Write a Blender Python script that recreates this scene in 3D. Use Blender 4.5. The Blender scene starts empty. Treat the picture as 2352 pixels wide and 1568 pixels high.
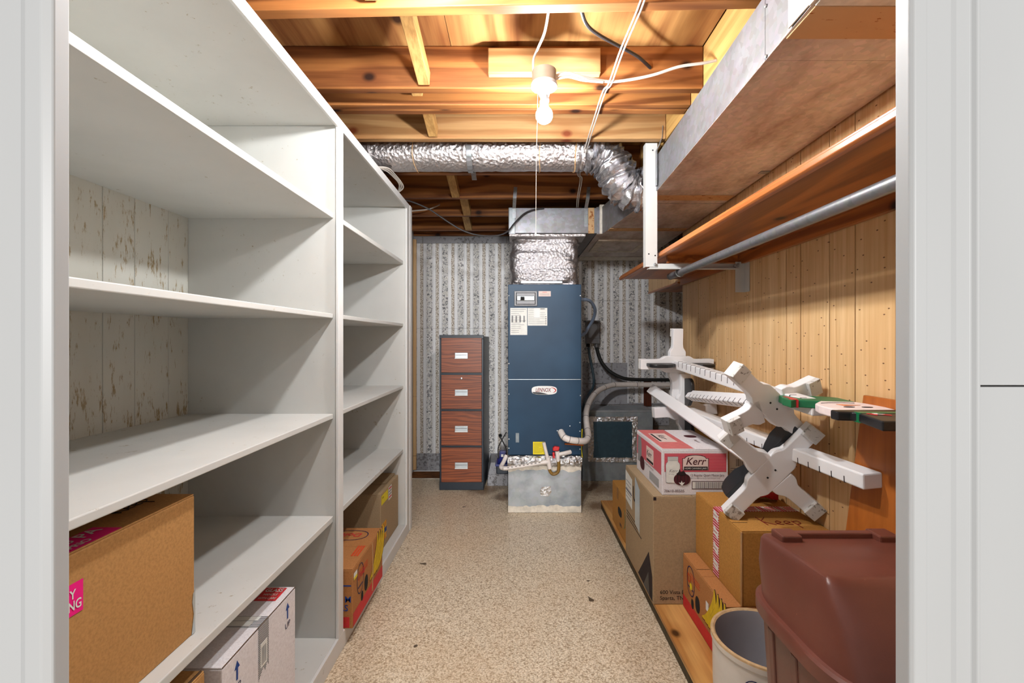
import bpy, bmesh, math, random
from mathutils import Vector, Matrix, noise

# ------------------------------------------------------------------ camera, world, lights
F = 1045.0; VX = 1188.0; VY = 780.0; CH = 1.25
scene = bpy.context.scene
col = scene.collection
cam_d = bpy.data.cameras.new('camera'); cam = bpy.data.objects.new('camera', cam_d)
col.objects.link(cam); scene.camera = cam
cam.location = (0, 0, CH); cam.rotation_euler = (math.pi/2, 0, 0)
cam_d.sensor_width = 36; cam_d.lens = F/2352*36
cam_d.shift_x = (1176-VX)/2352; cam_d.shift_y = (VY-784)/2352
cam_d.clip_start = 0.02

w = bpy.data.worlds.new('world'); scene.world = w; w.use_nodes = True
w.node_tree.nodes['Background'].inputs[0].default_value = (1.0, 1.0, 1.0, 1)
w.node_tree.nodes['Background'].inputs[1].default_value = 0.3

def lamp(name, loc, power, radius, color=(1, 1, 1)):
    d = bpy.data.lights.new(name, 'POINT'); d.energy = power; d.shadow_soft_size = radius; d.color = color
    o = bpy.data.objects.new(name, d); o.location = loc; col.objects.link(o); return o
# ceiling lamp of the adjoining room, behind the camera
lamp('adjoining_room_light', (0.15, -5.5, 1.95), 1000, 0.25, (1.0, 0.99, 0.98))
BULB_W = 34.0       # the bare bulb in view
BULB2_W = 36.0      # its twin nearer the door, above the frame

vs = scene.view_settings
vs.view_transform = 'Standard'; vs.look = 'None'; vs.gamma = 1; vs.exposure = 0.4
vs.use_curve_mapping = False

random.seed(7)
# ------------------------------------------------------------------ helpers
def P(px, py, Y):
    return Vector(((px-VX)/F*Y, Y, CH-(py-VY)/F*Y))
def srgb(r, g, b):
    f = lambda c: (c/255/12.92) if c/255 <= .04045 else ((c/255+.055)/1.055)**2.4
    return (f(r), f(g), f(b), 1)

ORG = {}
def reg(o, v): ORG[o.name] = Vector(v)
def tag(o, label=None, cat=None, group=None, kind=None):
    if label: o['label'] = label
    if cat: o['category'] = cat
    if group: o['group'] = group
    if kind: o['kind'] = kind
    return o
def thing(name, loc, label, cat, group=None):
    o = bpy.data.objects.new(name, None); o.empty_display_size = .05
    col.objects.link(o); o.location = loc; reg(o, loc)
    return tag(o, label, cat, group)

class MB:
    def __init__(s): s.v = []; s.f = []
    def add(s, vs_, fs):
        b = len(s.v); s.v += [Vector(x) for x in vs_]; s.f += [tuple(i+b for i in f) for f in fs]; return s
    def box(s, x0, x1, y0, y1, z0, z1):
        x0, x1 = sorted((x0, x1)); y0, y1 = sorted((y0, y1)); z0, z1 = sorted((z0, z1))
        return s.add([(x0,y0,z0),(x1,y0,z0),(x1,y1,z0),(x0,y1,z0),(x0,y0,z1),(x1,y0,z1),(x1,y1,z1),(x0,y1,z1)],
            [(0,3,2,1),(4,5,6,7),(0,1,5,4),(1,2,6,5),(2,3,7,6),(3,0,4,7)])
    def hexa(s, p):   # 8 points: bottom 4 ccw, top 4 ccw
        return s.add(p, [(0,3,2,1),(4,5,6,7),(0,1,5,4),(1,2,6,5),(2,3,7,6),(3,0,4,7)])
    def obox(s, c, ax, half):
        c = Vector(c); a = [Vector(x).normalized()*h for x, h in zip(ax, half)]
        p = []
        for k in (-1, 1):
            for i, j in ((-1,-1),(1,-1),(1,1),(-1,1)):
                p.append(c+a[0]*i+a[1]*j+a[2]*k)
        return s.hexa(p)
    def quad(s, a, b, c, d): return s.add([a,b,c,d], [(0,1,2,3)])
    def tube(s, pts, r, n=10, caps=True):
        pts = [Vector(p) for p in pts]; m = len(pts)
        rs = r if isinstance(r, (list, tuple)) else [r]*m
        rings = []; up = None
        for i, p in enumerate(pts):
            d = (pts[min(i+1, m-1)]-pts[max(i-1, 0)]).normalized()
            if up is None:
                up = Vector((0,0,1)) if abs(d.z) < .9 else Vector((1,0,0))
            a = d.cross(up).normalized(); up = a.cross(d).normalized()
            rings.append([p+(a*math.cos(2*math.pi*k/n)+up*math.sin(2*math.pi*k/n))*rs[i] for k in range(n)])
        vs_ = [v for rg in rings for v in rg]; fs = []
        for i in range(m-1):
            for k in range(n):
                fs.append((i*n+k, i*n+(k+1) % n, (i+1)*n+(k+1) % n, (i+1)*n+k))
        if caps:
            fs.append(tuple(range(n-1, -1, -1))); fs.append(tuple((m-1)*n+k for k in range(n)))
        return s.add(vs_, fs)
    def lathe(s, c, prof, n=32, axis='z', caps=True):
        c = Vector(c); vs_ = []; fs = []; m = len(prof)
        for r, h in prof:
            for k in range(n):
                a = 2*math.pi*k/n
                if axis == 'z': q = Vector((r*math.cos(a), r*math.sin(a), h))
                elif axis == 'y': q = Vector((r*math.cos(a), h, r*math.sin(a)))
                else: q = Vector((h, r*math.cos(a), r*math.sin(a)))
                vs_.append(c+q)
        for i in range(m-1):
            for k in range(n):
                fs.append((i*n+k, i*n+(k+1) % n, (i+1)*n+(k+1) % n, (i+1)*n+k))
        if caps and prof[0][0] > 1e-6: fs.append(tuple(range(n-1, -1, -1)))
        if caps and prof[-1][0] > 1e-6: fs.append(tuple((m-1)*n+k for k in range(n)))
        return s.add(vs_, fs)
    def prism(s, poly, o, u, v, t):     # poly in (u,v) about o, extruded by vector t
        o, u, v, t = Vector(o), Vector(u), Vector(v), Vector(t); n = len(poly)
        a = [o+u*p[0]+v*p[1] for p in poly]
        vs_ = a+[q+t for q in a]
        fs = [tuple(range(n-1, -1, -1)), tuple(range(n, 2*n))]
        fs += [(i, (i+1) % n, n+(i+1) % n, n+i) for i in range(n)]
        return s.add(vs_, fs)
    def build(s, name, mat, parent=None, smooth=False, bevel=0, seg=2, angle=30, kind=None, label=None):
        me = bpy.data.meshes.new(name)
        org = ORG[parent.name] if parent else Vector((0, 0, 0))
        if parent is None and s.v:
            lo = Vector([min(q[i] for q in s.v) for i in range(3)]); hi = Vector([max(q[i] for q in s.v) for i in range(3)])
            org = Vector(((lo.x+hi.x)/2, (lo.y+hi.y)/2, lo.z))
        me.from_pydata([q-org for q in s.v], [], s.f)
        bm = bmesh.new(); bm.from_mesh(me); bmesh.ops.recalc_face_normals(bm, faces=bm.faces); bm.to_mesh(me); bm.free()
        if smooth:
            for p in me.polygons: p.use_smooth = True
        o = bpy.data.objects.new(name, me); col.objects.link(o); reg(o, org)
        if parent: o.parent = parent
        else: o.location = org
        if mat: me.materials.append(mat)
        if bevel:
            m = o.modifiers.new('bevel', 'BEVEL'); m.width = bevel; m.segments = seg; m.limit_method = 'ANGLE'
            m.angle_limit = math.radians(angle)
        if smooth and not bevel:
            try: me.set_sharp_from_angle(angle=math.radians(40))
            except Exception: pass
        if kind: o['kind'] = kind
        if label: o['label'] = label
        return o
def B(name, mat, parent, x0, x1, y0, y1, z0, z1, bevel=0.0, **k):
    return MB().box(x0, x1, y0, y1, z0, z1).build(name, mat, parent, bevel=bevel, **k)

def text(name, s, size, o, u, v, mat, parent, shear=0.0, align='LEFT', bold=0.0, sx=1.0, fit=None):
    """flat lettering lying in the plane (u, v) with its first baseline at o"""
    c = bpy.data.curves.new('txt', 'FONT'); c.body = s; c.size = size; c.shear = shear; c.align_x = align
    c.offset = bold; c.resolution_u = 3; c.extrude = 0
    t = bpy.data.objects.new('txt', c); col.objects.link(t)
    bpy.context.view_layer.update()
    dg = bpy.context.evaluated_depsgraph_get()
    me = bpy.data.meshes.new_from_object(t.evaluated_get(dg))
    u, v, o = Vector(u).normalized(), Vector(v).normalized(), Vector(o)
    if fit:
        xs = [q.co.x for q in me.vertices]; sx = fit/(max(xs)-min(xs))
    mb = MB()
    mb.v = [o+u*(q.co.x*sx)+v*q.co.y for q in me.vertices]
    mb.f = [tuple(p.vertices) for p in me.polygons]
    bpy.data.objects.remove(t); bpy.data.curves.remove(c); bpy.data.meshes.remove(me)
    n = u.cross(v)
    mb.v = [q+n*.0002 for q in mb.v]
    me2 = bpy.data.meshes.new(name); org = ORG[parent.name]
    me2.from_pydata([q-org for q in mb.v], [], mb.f); me2.materials.append(mat)
    ob = bpy.data.objects.new(name, me2); ob.parent = parent; col.objects.link(ob); reg(ob, org)
    return ob
def stroke(name, pts, r, mat, parent, n=5):
    return MB().tube(pts, r, n).build(name, mat, parent)
def smoothpath(pts, k=6):
    pts = [Vector(p) for p in pts]; out = []
    for i in range(len(pts)-1):
        p0 = pts[max(i-1, 0)]; p1 = pts[i]; p2 = pts[i+1]; p3 = pts[min(i+2, len(pts)-1)]
        for j in range(k):
            t = j/k
            out.append(.5*((2*p1)+(p2-p0)*t+(2*p0-5*p1+4*p2-p3)*t*t+(3*p1-p0-3*p2+p3)*t**3))
    out.append(pts[-1]); return out

# ------------------------------------------------------------------ materials
def mk(name, color=(.8,.8,.8,1), rough=.6, metal=0.0, spec=.5):
    m = bpy.data.materials.new(name); m.use_nodes = True; nt = m.node_tree
    b = nt.nodes['Principled BSDF']
    b.inputs['Base Color'].default_value = color; b.inputs['Roughness'].default_value = rough
    b.inputs['Metallic'].default_value = metal; b.inputs['Specular IOR Level'].default_value = spec
    return m, nt, b
def nd(nt, t, **kw):
    n = nt.nodes.new(t)
    for k, v in kw.items():
        if k in n.inputs.keys() if hasattr(n.inputs, 'keys') else False: n.inputs[k].default_value = v
        else: setattr(n, k, v)
    return n
def L(nt, a, b): nt.links.new(a, b)
def coords(nt, scale=(1,1,1), loc=(0,0,0), rot=(0,0,0), rnd=False):
    tc = nd(nt, 'ShaderNodeTexCoord'); mp = nd(nt, 'ShaderNodeMapping')
    mp.inputs['Scale'].default_value = scale; mp.inputs['Location'].default_value = loc; mp.inputs['Rotation'].default_value = rot
    if rnd:
        oi = nd(nt, 'ShaderNodeObjectInfo'); va = nd(nt, 'ShaderNodeVectorMath', operation='SCALE')
        cx = nd(nt, 'ShaderNodeCombineXYZ'); L(nt, oi.outputs['Random'], cx.inputs[0]); L(nt, oi.outputs['Random'], cx.inputs[1]); L(nt, oi.outputs['Random'], cx.inputs[2])
        L(nt, cx.outputs[0], va.inputs[0]); va.inputs['Scale'].default_value = 37.0
        ad = nd(nt, 'ShaderNodeVectorMath', operation='ADD'); L(nt, tc.outputs['Object'], ad.inputs[0]); L(nt, va.outputs[0], ad.inputs[1])
        L(nt, ad.outputs[0], mp.inputs[0])
    else: L(nt, tc.outputs['Object'], mp.inputs[0])
    return mp.outputs[0]
def noise_t(nt, vec, scale, detail=3, rough=.55, dist=0):
    n = nd(nt, 'ShaderNodeTexNoise'); n.inputs['Scale'].default_value = scale; n.inputs['Detail'].default_value = detail
    n.inputs['Roughness'].default_value = rough; n.inputs['Distortion'].default_value = dist
    L(nt, vec, n.inputs['Vector']); return n.outputs['Fac']
def ramp(nt, fac, stops, interp='LINEAR'):
    r = nd(nt, 'ShaderNodeValToRGB'); cr = r.color_ramp; cr.interpolation = interp
    while len(cr.elements) < len(stops): cr.elements.new(.5)
    for e, (p, c) in zip(cr.elements, stops): e.position = p; e.color = c if len(c) == 4 else (*c, 1)
    L(nt, fac, r.inputs[0]); return r.outputs[0]
def mix(nt, fac, a, b, mode='MIX'):
    m = nd(nt, 'ShaderNodeMix', data_type='RGBA', blend_type=mode)
    for sock, val in ((m.inputs[0], fac), (m.inputs[6], a), (m.inputs[7], b)):
        if hasattr(val, 'links'): L(nt, val, sock)
        elif isinstance(val, (int, float)): sock.default_value = val
        else: sock.default_value = val
    return m.outputs[2]
def bump(nt, b, h, strength=.2, dist=.002):
    n = nd(nt, 'ShaderNodeBump'); n.inputs['Strength'].default_value = strength; n.inputs['Distance'].default_value = dist
    L(nt, h, n.inputs['Height']); L(nt, n.outputs[0], b.inputs['Normal'])
BW = [(0, (0,0,0,1)), (1, (1,1,1,1))]
def bw(nt, fac, lo, hi): return ramp(nt, fac, [(lo, (0,0,0,1)), (hi, (1,1,1,1))])

def wood(name, light, dark, axis='x', scale=1.0, rough=.65, knots=True, spec=.3, knotc=None, fine=1.0, rings=0.0, kd=3.2):
    m, nt, b = mk(name, rough=rough, spec=spec)
    st = {'x': (.09, 1, 1), 'y': (1, .09, 1), 'z': (1, 1, .09)}[axis]
    v = coords(nt, tuple(s*scale for s in st), rnd=True)
    n1 = noise_t(nt, v, 9, 4, .6, 1.2)
    c = ramp(nt, n1, [(.28, dark), (.5, tuple((a+d)/2 for a, d in zip(light, dark))), (.68, light)])
    v2 = coords(nt, tuple(s*scale for s in {'x': (.03,1,1), 'y': (1,.03,1), 'z': (1,1,.03)}[axis]), rnd=True)
    n2 = noise_t(nt, v2, 90, 3, .6)
    c = mix(nt, .35*fine, c, ramp(nt, n2, [(.3, tuple(x*.55 for x in dark[:3])+(1,)), (.62, light)]), 'MIX')
    if rings:
        wv = nd(nt, 'ShaderNodeTexWave', wave_type='RINGS'); wv.inputs['Scale'].default_value = 7; wv.inputs['Distortion'].default_value = 14
        wv.inputs['Detail'].default_value = 2; wv.inputs['Detail Scale'].default_value = .8
        L(nt, coords(nt, tuple(s*scale for s in {'x': (.12,1,1), 'y': (1,.12,1), 'z': (1,1,.12)}[axis]), rnd=True), wv.inputs[0])
        c = mix(nt, rings, c, ramp(nt, wv.outputs['Fac'], [(.2, dark), (.75, light)]))
    if knots:
        vo = nd(nt, 'ShaderNodeTexVoronoi', feature='F1', voronoi_dimensions='2D'); vo.inputs['Scale'].default_value = kd
        sp = nd(nt, 'ShaderNodeSeparateXYZ'); L(nt, coords(nt, rnd=True), sp.inputs[0]); cb_ = nd(nt, 'ShaderNodeCombineXYZ')
        g_, (o1, o2) = {'x': ('X', ('Y', 'Z')), 'y': ('Y', ('X', 'Z')), 'z': ('Z', ('X', 'Y'))}[axis]
        m1 = nd(nt, 'ShaderNodeMath', operation='MULTIPLY'); L(nt, sp.outputs[g_], m1.inputs[0]); m1.inputs[1].default_value = .7
        m2 = nd(nt, 'ShaderNodeMath', operation='ADD'); L(nt, sp.outputs[o1], m2.inputs[0]); L(nt, sp.outputs[o2], m2.inputs[1])
        L(nt, m1.outputs[0], cb_.inputs[0]); L(nt, m2.outputs[0], cb_.inputs[1]); L(nt, cb_.outputs[0], vo.inputs['Vector'])
        k = ramp(nt, vo.outputs['Distance'], [(.03, (1,1,1,1)), (.075, (0,0,0,1))])
        k2 = ramp(nt, vo.outputs['Distance'], [(.06, (.55,.55,.55,1)), (.22, (0,0,0,1))])
        c = mix(nt, k2, c, dark); c = mix(nt, k, c, knotc or tuple(x*.18 for x in dark[:3])+(1,))
    L(nt, c, b.inputs['Base Color']); bump(nt, b, n2, .12, .001)
    return m
def paint(name, base, wear, amount=.66, rough=.55, streak=(1,1,1), scale=26, spec=.4, grime=None):
    m, nt, b = mk(name, rough=rough, spec=spec)
    v = coords(nt, streak)
    n1 = noise_t(nt, v, scale, 6, .72)
    big = noise_t(nt, coords(nt), 2.2, 2, .5)
    mm = nd(nt, 'ShaderNodeMath', operation='MULTIPLY_ADD'); L(nt, big, mm.inputs[0]); mm.inputs[1].default_value = .34; L(nt, n1, mm.inputs[2])
    k = bw(nt, mm.outputs[0], amount+.13, amount+.2)
    c = mix(nt, k, base, wear)
    g = noise_t(nt, coords(nt, streak), 5, 3)
    c = mix(nt, ramp(nt, g, [(.4, (0,0,0,1)), (.8, (.35,.35,.35,1))]), c, grime or tuple(x*.8 for x in base[:3])+(1,))
    L(nt, c, b.inputs['Base Color']); bump(nt, b, n1, .08, .001)
    return m
def plain(name, c, rough=.5, metal=0.0, spec=.5, nz=.06, ns=40):
    m, nt, b = mk(name, c, rough, metal, spec)
    n1 = noise_t(nt, coords(nt), ns, 3)
    L(nt, mix(nt, ramp(nt, n1, [(.35, (0,0,0,1)), (.7, (1,1,1,1))]), tuple(x*(1-nz) for x in c[:3])+(1,), tuple(min(1, x*(1+nz)) for x in c[:3])+(1,)), b.inputs['Base Color'])
    return m
def cardboard(name, c, c2=None):
    m, nt, b = mk(name, c, .8, 0, .2)
    v = coords(nt, (1, 1, 1)); n1 = noise_t(nt, v, 160, 3, .7); n2 = noise_t(nt, coords(nt, (1,1,.15)), 60, 2); n3 = noise_t(nt, v, 4, 2)
    d = c2 or tuple(x*.78 for x in c[:3])+(1,)
    cc = mix(nt, ramp(nt, n1, [(.33, (1,1,1,1)), (.6, (0,0,0,1))]), c, d)
    cc = mix(nt, ramp(nt, n3, [(.4, (0,0,0,1)), (.75, (.4,.4,.4,1))]), cc, d)
    L(nt, cc, b.inputs['Base Color']); bump(nt, b, n2, .08, .001); return m
def foil(name, c=(.72,.72,.74,1), rough=.28, scale=30, strength=.7):
    m, nt, b = mk(name, c, rough, .95)
    v = coords(nt); vo = nd(nt, 'ShaderNodeTexVoronoi', feature='F1'); vo.inputs['Scale'].default_value = scale; L(nt, v, vo.inputs[0])
    n1 = noise_t(nt, v, scale*.8, 5, .7, .8)
    mm = nd(nt, 'ShaderNodeMath', operation='ADD'); L(nt, vo.outputs['Distance'], mm.inputs[0]); L(nt, n1, mm.inputs[1])
    bump(nt, b, mm.outputs[0], strength, .012)
    L(nt, mix(nt, ramp(nt, n1, [(.4, (0,0,0,1)), (.75, (.6,.6,.6,1))]), c, (.42,.36,.31,1)), b.inputs['Base Color'])
    return m
def galv(name, c, rough=.45, metal=.75, stain=(.32,.25,.19,1), stainamt=.5, spangle=45, spang=.16):
    m, nt, b = mk(name, c, rough, metal)
    v = coords(nt); vo = nd(nt, 'ShaderNodeTexVoronoi', feature='F1'); vo.inputs['Scale'].default_value = spangle; L(nt, v, vo.inputs[0])
    n1 = noise_t(nt, coords(nt, (1,.4,1)), 6, 4, .65)
    cc = mix(nt, spang, c, vo.outputs['Color'], 'OVERLAY')
    hs = nd(nt, 'ShaderNodeHueSaturation'); hs.inputs['Saturation'].default_value = .35; L(nt, cc, hs.inputs['Color'])
    cc = mix(nt, ramp(nt, n1, [(.45, (0,0,0,1)), (.75, (stainamt,)*3+(1,))]), hs.outputs[0], stain)
    L(nt, cc, b.inputs['Base Color'])
    L(nt, ramp(nt, n1, [(.3, (rough*.8,)*3+(1,)), (.8, (min(1, rough*1.5),)*3+(1,))]), b.inputs['Roughness'])
    return m

M = {}
M['white'] = paint('white_shelf_paint', srgb(202,202,198), srgb(150,136,106), .70, .5, (1,1,1), 34)
M['white_back'] = paint('worn_white_back_paint', srgb(198,198,190), srgb(150,130,94), .61, .6, (1.6,1.6,.35), 40, grime=srgb(180,174,156))
M['white_front'] = paint('white_edge_paint', srgb(218,218,216), srgb(166,160,150), .72, .45, (1,1,1), 30)
M['trim'] = paint('white_trim_paint', srgb(186,187,187), srgb(158,158,156), .80, .42, (1,1,.3), 18)
M['joist'] = wood('joist_wood', srgb(172,112,60), srgb(92,46,18), 'x', 1.0, .6, True, rings=.55)
M['joist_pale'] = wood('pale_joist_wood', srgb(186,146,98), srgb(140,92,50), 'x', 1.0, .6, True, rings=.45, knotc=srgb(110,50,20))
M['girder'] = wood('yellow_girder_wood', srgb(206,166,102), srgb(172,126,64), 'y', 1.0, .6, False, rings=.25)
M['brace'] = wood('brace_wood', srgb(200,160,98), srgb(150,104,56), 'y', 1.2, .6, False)
M['ply'] = wood('subfloor_plywood', srgb(186,140,84), srgb(112,62,28), 'y', .7, .65, True, rings=.5, kd=2.6)
M['panel'] = None
M['shelfwood'] = wood('varnished_shelf_wood', srgb(190,112,50), srgb(120,60,20), 'y', 1.0, .34, True, .5, rings=.5, knotc=srgb(38,16,6))
M['nosing'] = wood('shelf_nosing_wood', srgb(206,128,66), srgb(138,66,26), 'y', 1.0, .28, False, .5)
M['board'] = wood('orange_board_wood', srgb(186,106,40), srgb(132,66,20), 'z', .6, .4, False, .4, fine=.6)
M['plank'] = wood('floor_plank_wood', srgb(222,172,104), srgb(166,106,48), 'y', 1.0, .5, True, rings=.5)
M['plank_edge'] = plain('dark_plank_edge', srgb(84,74,56), .8, 0, .2, .25, 20)
M['concrete'] = paint('concrete_block', srgb(166,166,170), srgb(116,114,114), .58, .9, (1,1,1), 40, .2, grime=srgb(126,124,126))
M['mortar'] = plain('mortar', srgb(150,146,140), .9, 0, .2, .15, 30)
M['galv'] = galv('galvanised_duct', srgb(120,120,131), .48, .6, srgb(130,118,110), .3)
M['galv_bottom'] = galv('dusty_duct_underside', srgb(196,166,140), .55, .1, srgb(136,108,88), .9, 60)
M['galv_blue'] = galv('blue_grey_sheet_metal', srgb(150,166,176), .5, .45, srgb(118,132,142), .7, 30, .06)
M['galv_teal'] = galv('teal_grey_sheet_metal', srgb(130,154,164), .5, .3, srgb(96,114,122), .7, 30, .06)
M['foil'] = foil('foil_wrap', (.36,.35,.37,1), .45, 60, .34)
M['foil_elbow'] = foil('crumpled_foil', (.70,.70,.73,1), .27, 26, .6)
M['foil_fine'] = foil('fine_foil_wrap', (.60,.57,.58,1), .36, 60, .5)
M['foil_tape'] = foil('foil_tape', (.8,.82,.84,1), .2, 40, .8)
M['mastic'] = plain('cream_mastic', srgb(214,206,192), .8, 0, .2, .16, 25)
M['mastic_rust'] = paint('rusty_mastic', srgb(196,160,118), srgb(140,80,36), .62, .85, (1,2,1), 30, .2)
M['strap'] = galv('hanger_strap', srgb(140,146,154), .4, .7, srgb(110,110,112), .3, 60)
M['furnace'] = None
M['black'] = plain('black_paint', srgb(26,27,30), .42, 0, .5, .2)
M['blackrub'] = plain('black_rubber', srgb(34,34,32), .6, 0, .3, .2)
M['slate'] = plain('slate_blue_sheet_metal', srgb(54,78,90), .4, 0, .5, .1)
M['cabinet'] = plain('black_blue_steel', srgb(22,34,46), .4, 0, .5, .1)
M['drawer'] = wood('red_brown_woodgrain', srgb(158,84,46), srgb(92,40,20), 'x', 2.6, .4, False, .5, rings=.5)
M['alu'] = plain('pale_aluminium', srgb(196,204,208), .3, .6, .5, .05)
M['pvc'] = plain('white_pvc', srgb(222,214,208), .4, 0, .5, .04)
M['pvc_text'] = plain('pvc_print', srgb(90,86,84), .6)
M['brown_tube'] = plain('brown_rubber_tube', srgb(128,96,34), .45, 0, .5, .12)
M['red'] = plain('red_plastic', srgb(200,26,28), .35)
M['blue_plastic'] = plain('dark_blue_plastic', srgb(28,40,110), .35)
M['grey_box'] = plain('grey_enclosure', srgb(112,112,114), .45, .2)
M['conduit'] = plain('grey_blue_conduit', srgb(134,150,174), .4, 0)
M['yellow'] = plain('yellow_label', srgb(226,206,36), .55, 0, .3)
M['paper'] = plain('white_paper', srgb(222,222,216), .7, 0, .2, .05)
M['paper_grey'] = plain('grey_print', srgb(140,140,142), .7, 0, .2, .1)
M['paper_pink'] = plain('pink_paper', srgb(222,202,194), .7, 0, .2, .04)
M['ink'] = plain('dark_ink', srgb(44,34,36), .7, 0, .2, .1)
M['ink_red'] = plain('maroon_ink', srgb(120,24,26), .7, 0, .2, .05)
M['ink_kerr'] = plain('maroon_black_ink', srgb(76,34,40), .7, 0, .2, .1)
M['print_red'] = plain('red_print', srgb(202,48,52), .6, 0, .3, .06)
M['print_orange'] = plain('orange_red_print', srgb(206,76,40), .7, 0, .2, .1)
M['print_blue'] = plain('blue_print', srgb(28,66,140), .6, 0, .3, .05)
M['kerr_top'] = plain('faded_red_print', srgb(206,112,110), .6, 0, .3, .08)
M['navy'] = plain('navy_print', srgb(34,34,78), .6, 0, .3, .05)
M['magenta'] = plain('magenta_label', srgb(236,22,128), .5, 0, .3, .03)
M['banana'] = plain('banana_yellow', srgb(214,178,40), .7, 0, .2, .12)
M['card'] = cardboard('brown_cardboard', srgb(186,138,84))
M['card_orange'] = cardboard('ochre_cardboard', srgb(184,132,66))
M['card_grey'] = cardboard('grey_brown_cardboard', srgb(172,148,116))
M['card_red'] = cardboard('red_brown_cardboard', srgb(182,124,74))
M['card_white'] = cardboard('white_cardboard', srgb(228,224,226), srgb(212,206,208))
M['tape'] = plain('clear_brown_tape', srgb(176,132,84), .18, 0, .7, .08)
M['seam'] = plain('box_seam', srgb(84,58,34), .9)
M['white_wood'] = paint('white_painted_wood', srgb(232,231,232), srgb(196,192,188), .74, .42, (1,1,1), 40)
M['pad'] = paint('grimy_foot_pad', srgb(206,204,200), srgb(120,112,102), .6, .7, (1,1,1), 60, .3)
M['green'] = plain('green_paint', srgb(20,108,66), .4, 0, .5, .1)
M['green_dk'] = plain('scarf_green_paint', srgb(52,100,58), .5, 0, .4, .1)
M['pinkwhite'] = plain('pinkish_white_paint', srgb(234,218,216), .5, 0, .4, .04)
M['hat_top'] = plain('black_paint_reflection', srgb(92,76,64), .45, 0, .4, .12)  # brown tone is a reflection on glossy black put into the colour; unused
M['carrot'] = plain('carrot_orange', srgb(206,116,56), .5)
M['can'] = None
M['crock'] = plain('cream_stoneware', srgb(216,210,202), .3, 0, .5, .05, 12)
M['crock_in'] = plain('grey_glaze', srgb(150,148,152), .25, 0, .5, .06, 8)
M['crock_rim'] = plain('tan_unglazed_rim', srgb(196,164,122), .7, 0, .3, .15, 60)
M['pipe'] = galv('galvanised_pipe', srgb(128,128,134), .4, .7, srgb(112,102,98), .6, 70)
M['angle'] = paint('white_angle_iron', srgb(190,190,187), srgb(136,132,126), .70, .45, (1,1,1), 40)
M['screw'] = plain('screw_head', srgb(190,196,200), .3, .8)
M['hole'] = plain('dark_hole', srgb(16,14,14), .9)
M['cable'] = plain('white_cable', srgb(190,183,174), .45, 0, .4, .04)
M['cable_dark'] = plain('black_cable', srgb(40,38,40), .5)
M['lampholder'] = plain('white_lampholder', srgb(168,168,168), .25, 0, .5, .02)
M['porcelain'] = plain('white_porcelain', srgb(236,236,234), .18, 0, .6, .02)
M['boxgrey'] = plain('beige_junction_box', srgb(140,124,106), .6, 0, .4, .05)
M['stain'] = plain('brown_stained_concrete', srgb(120,74,38), .8, 0, .2, .35, 14)
M['dark_wood'] = wood('dark_post_wood', srgb(104,50,28), srgb(60,26,14), 'z', 1, .6, False)

def m_bulb(name, strength):
    m = bpy.data.materials.new(name); m.use_nodes = True; nt = m.node_tree; nt.nodes.clear()
    e = nd(nt, 'ShaderNodeEmission'); e.inputs[0].default_value = (.97, .985, 1, 1); e.inputs[1].default_value = strength
    o = nd(nt, 'ShaderNodeOutputMaterial'); L(nt, e.outputs[0], o.inputs[0]); return m

def m_panel():
    m, nt, b = mk('wood_grain_panelling', rough=.42, spec=.4)
    v = coords(nt, (1, 1, .03), rnd=True)
    n1 = noise_t(nt, v, 60, 4, .65); n2 = noise_t(nt, coords(nt, (1,1,.06), rnd=True), 10, 2)
    c = ramp(nt, n1, [(.3, srgb(196,152,100)), (.7, srgb(232,198,150))])
    c = mix(nt, ramp(nt, n2, [(.35, (0,0,0,1)), (.7, (.5,.5,.5,1))]), c, srgb(212,166,112))
    vo = nd(nt, 'ShaderNodeTexVoronoi', feature='F1', voronoi_dimensions='2D'); vo.inputs['Scale'].default_value = 15; vo.inputs['Randomness'].default_value = 1
    sp = nd(nt, 'ShaderNodeSeparateXYZ'); L(nt, coords(nt, (1, .6, 1.2), rnd=True), sp.inputs[0]); cb_ = nd(nt, 'ShaderNodeCombineXYZ')
    L(nt, sp.outputs['Y'], cb_.inputs[0]); L(nt, sp.outputs['Z'], cb_.inputs[1]); L(nt, cb_.outputs[0], vo.inputs['Vector'])
    c = mix(nt, ramp(nt, vo.outputs['Distance'], [(.028, (1,1,1,1)), (.045, (0,0,0,1))]), c, srgb(104,66,34))
    L(nt, c, b.inputs['Base Color']); bump(nt, b, n1, .06, .001); return m
M['panel'] = m_panel()
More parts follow.
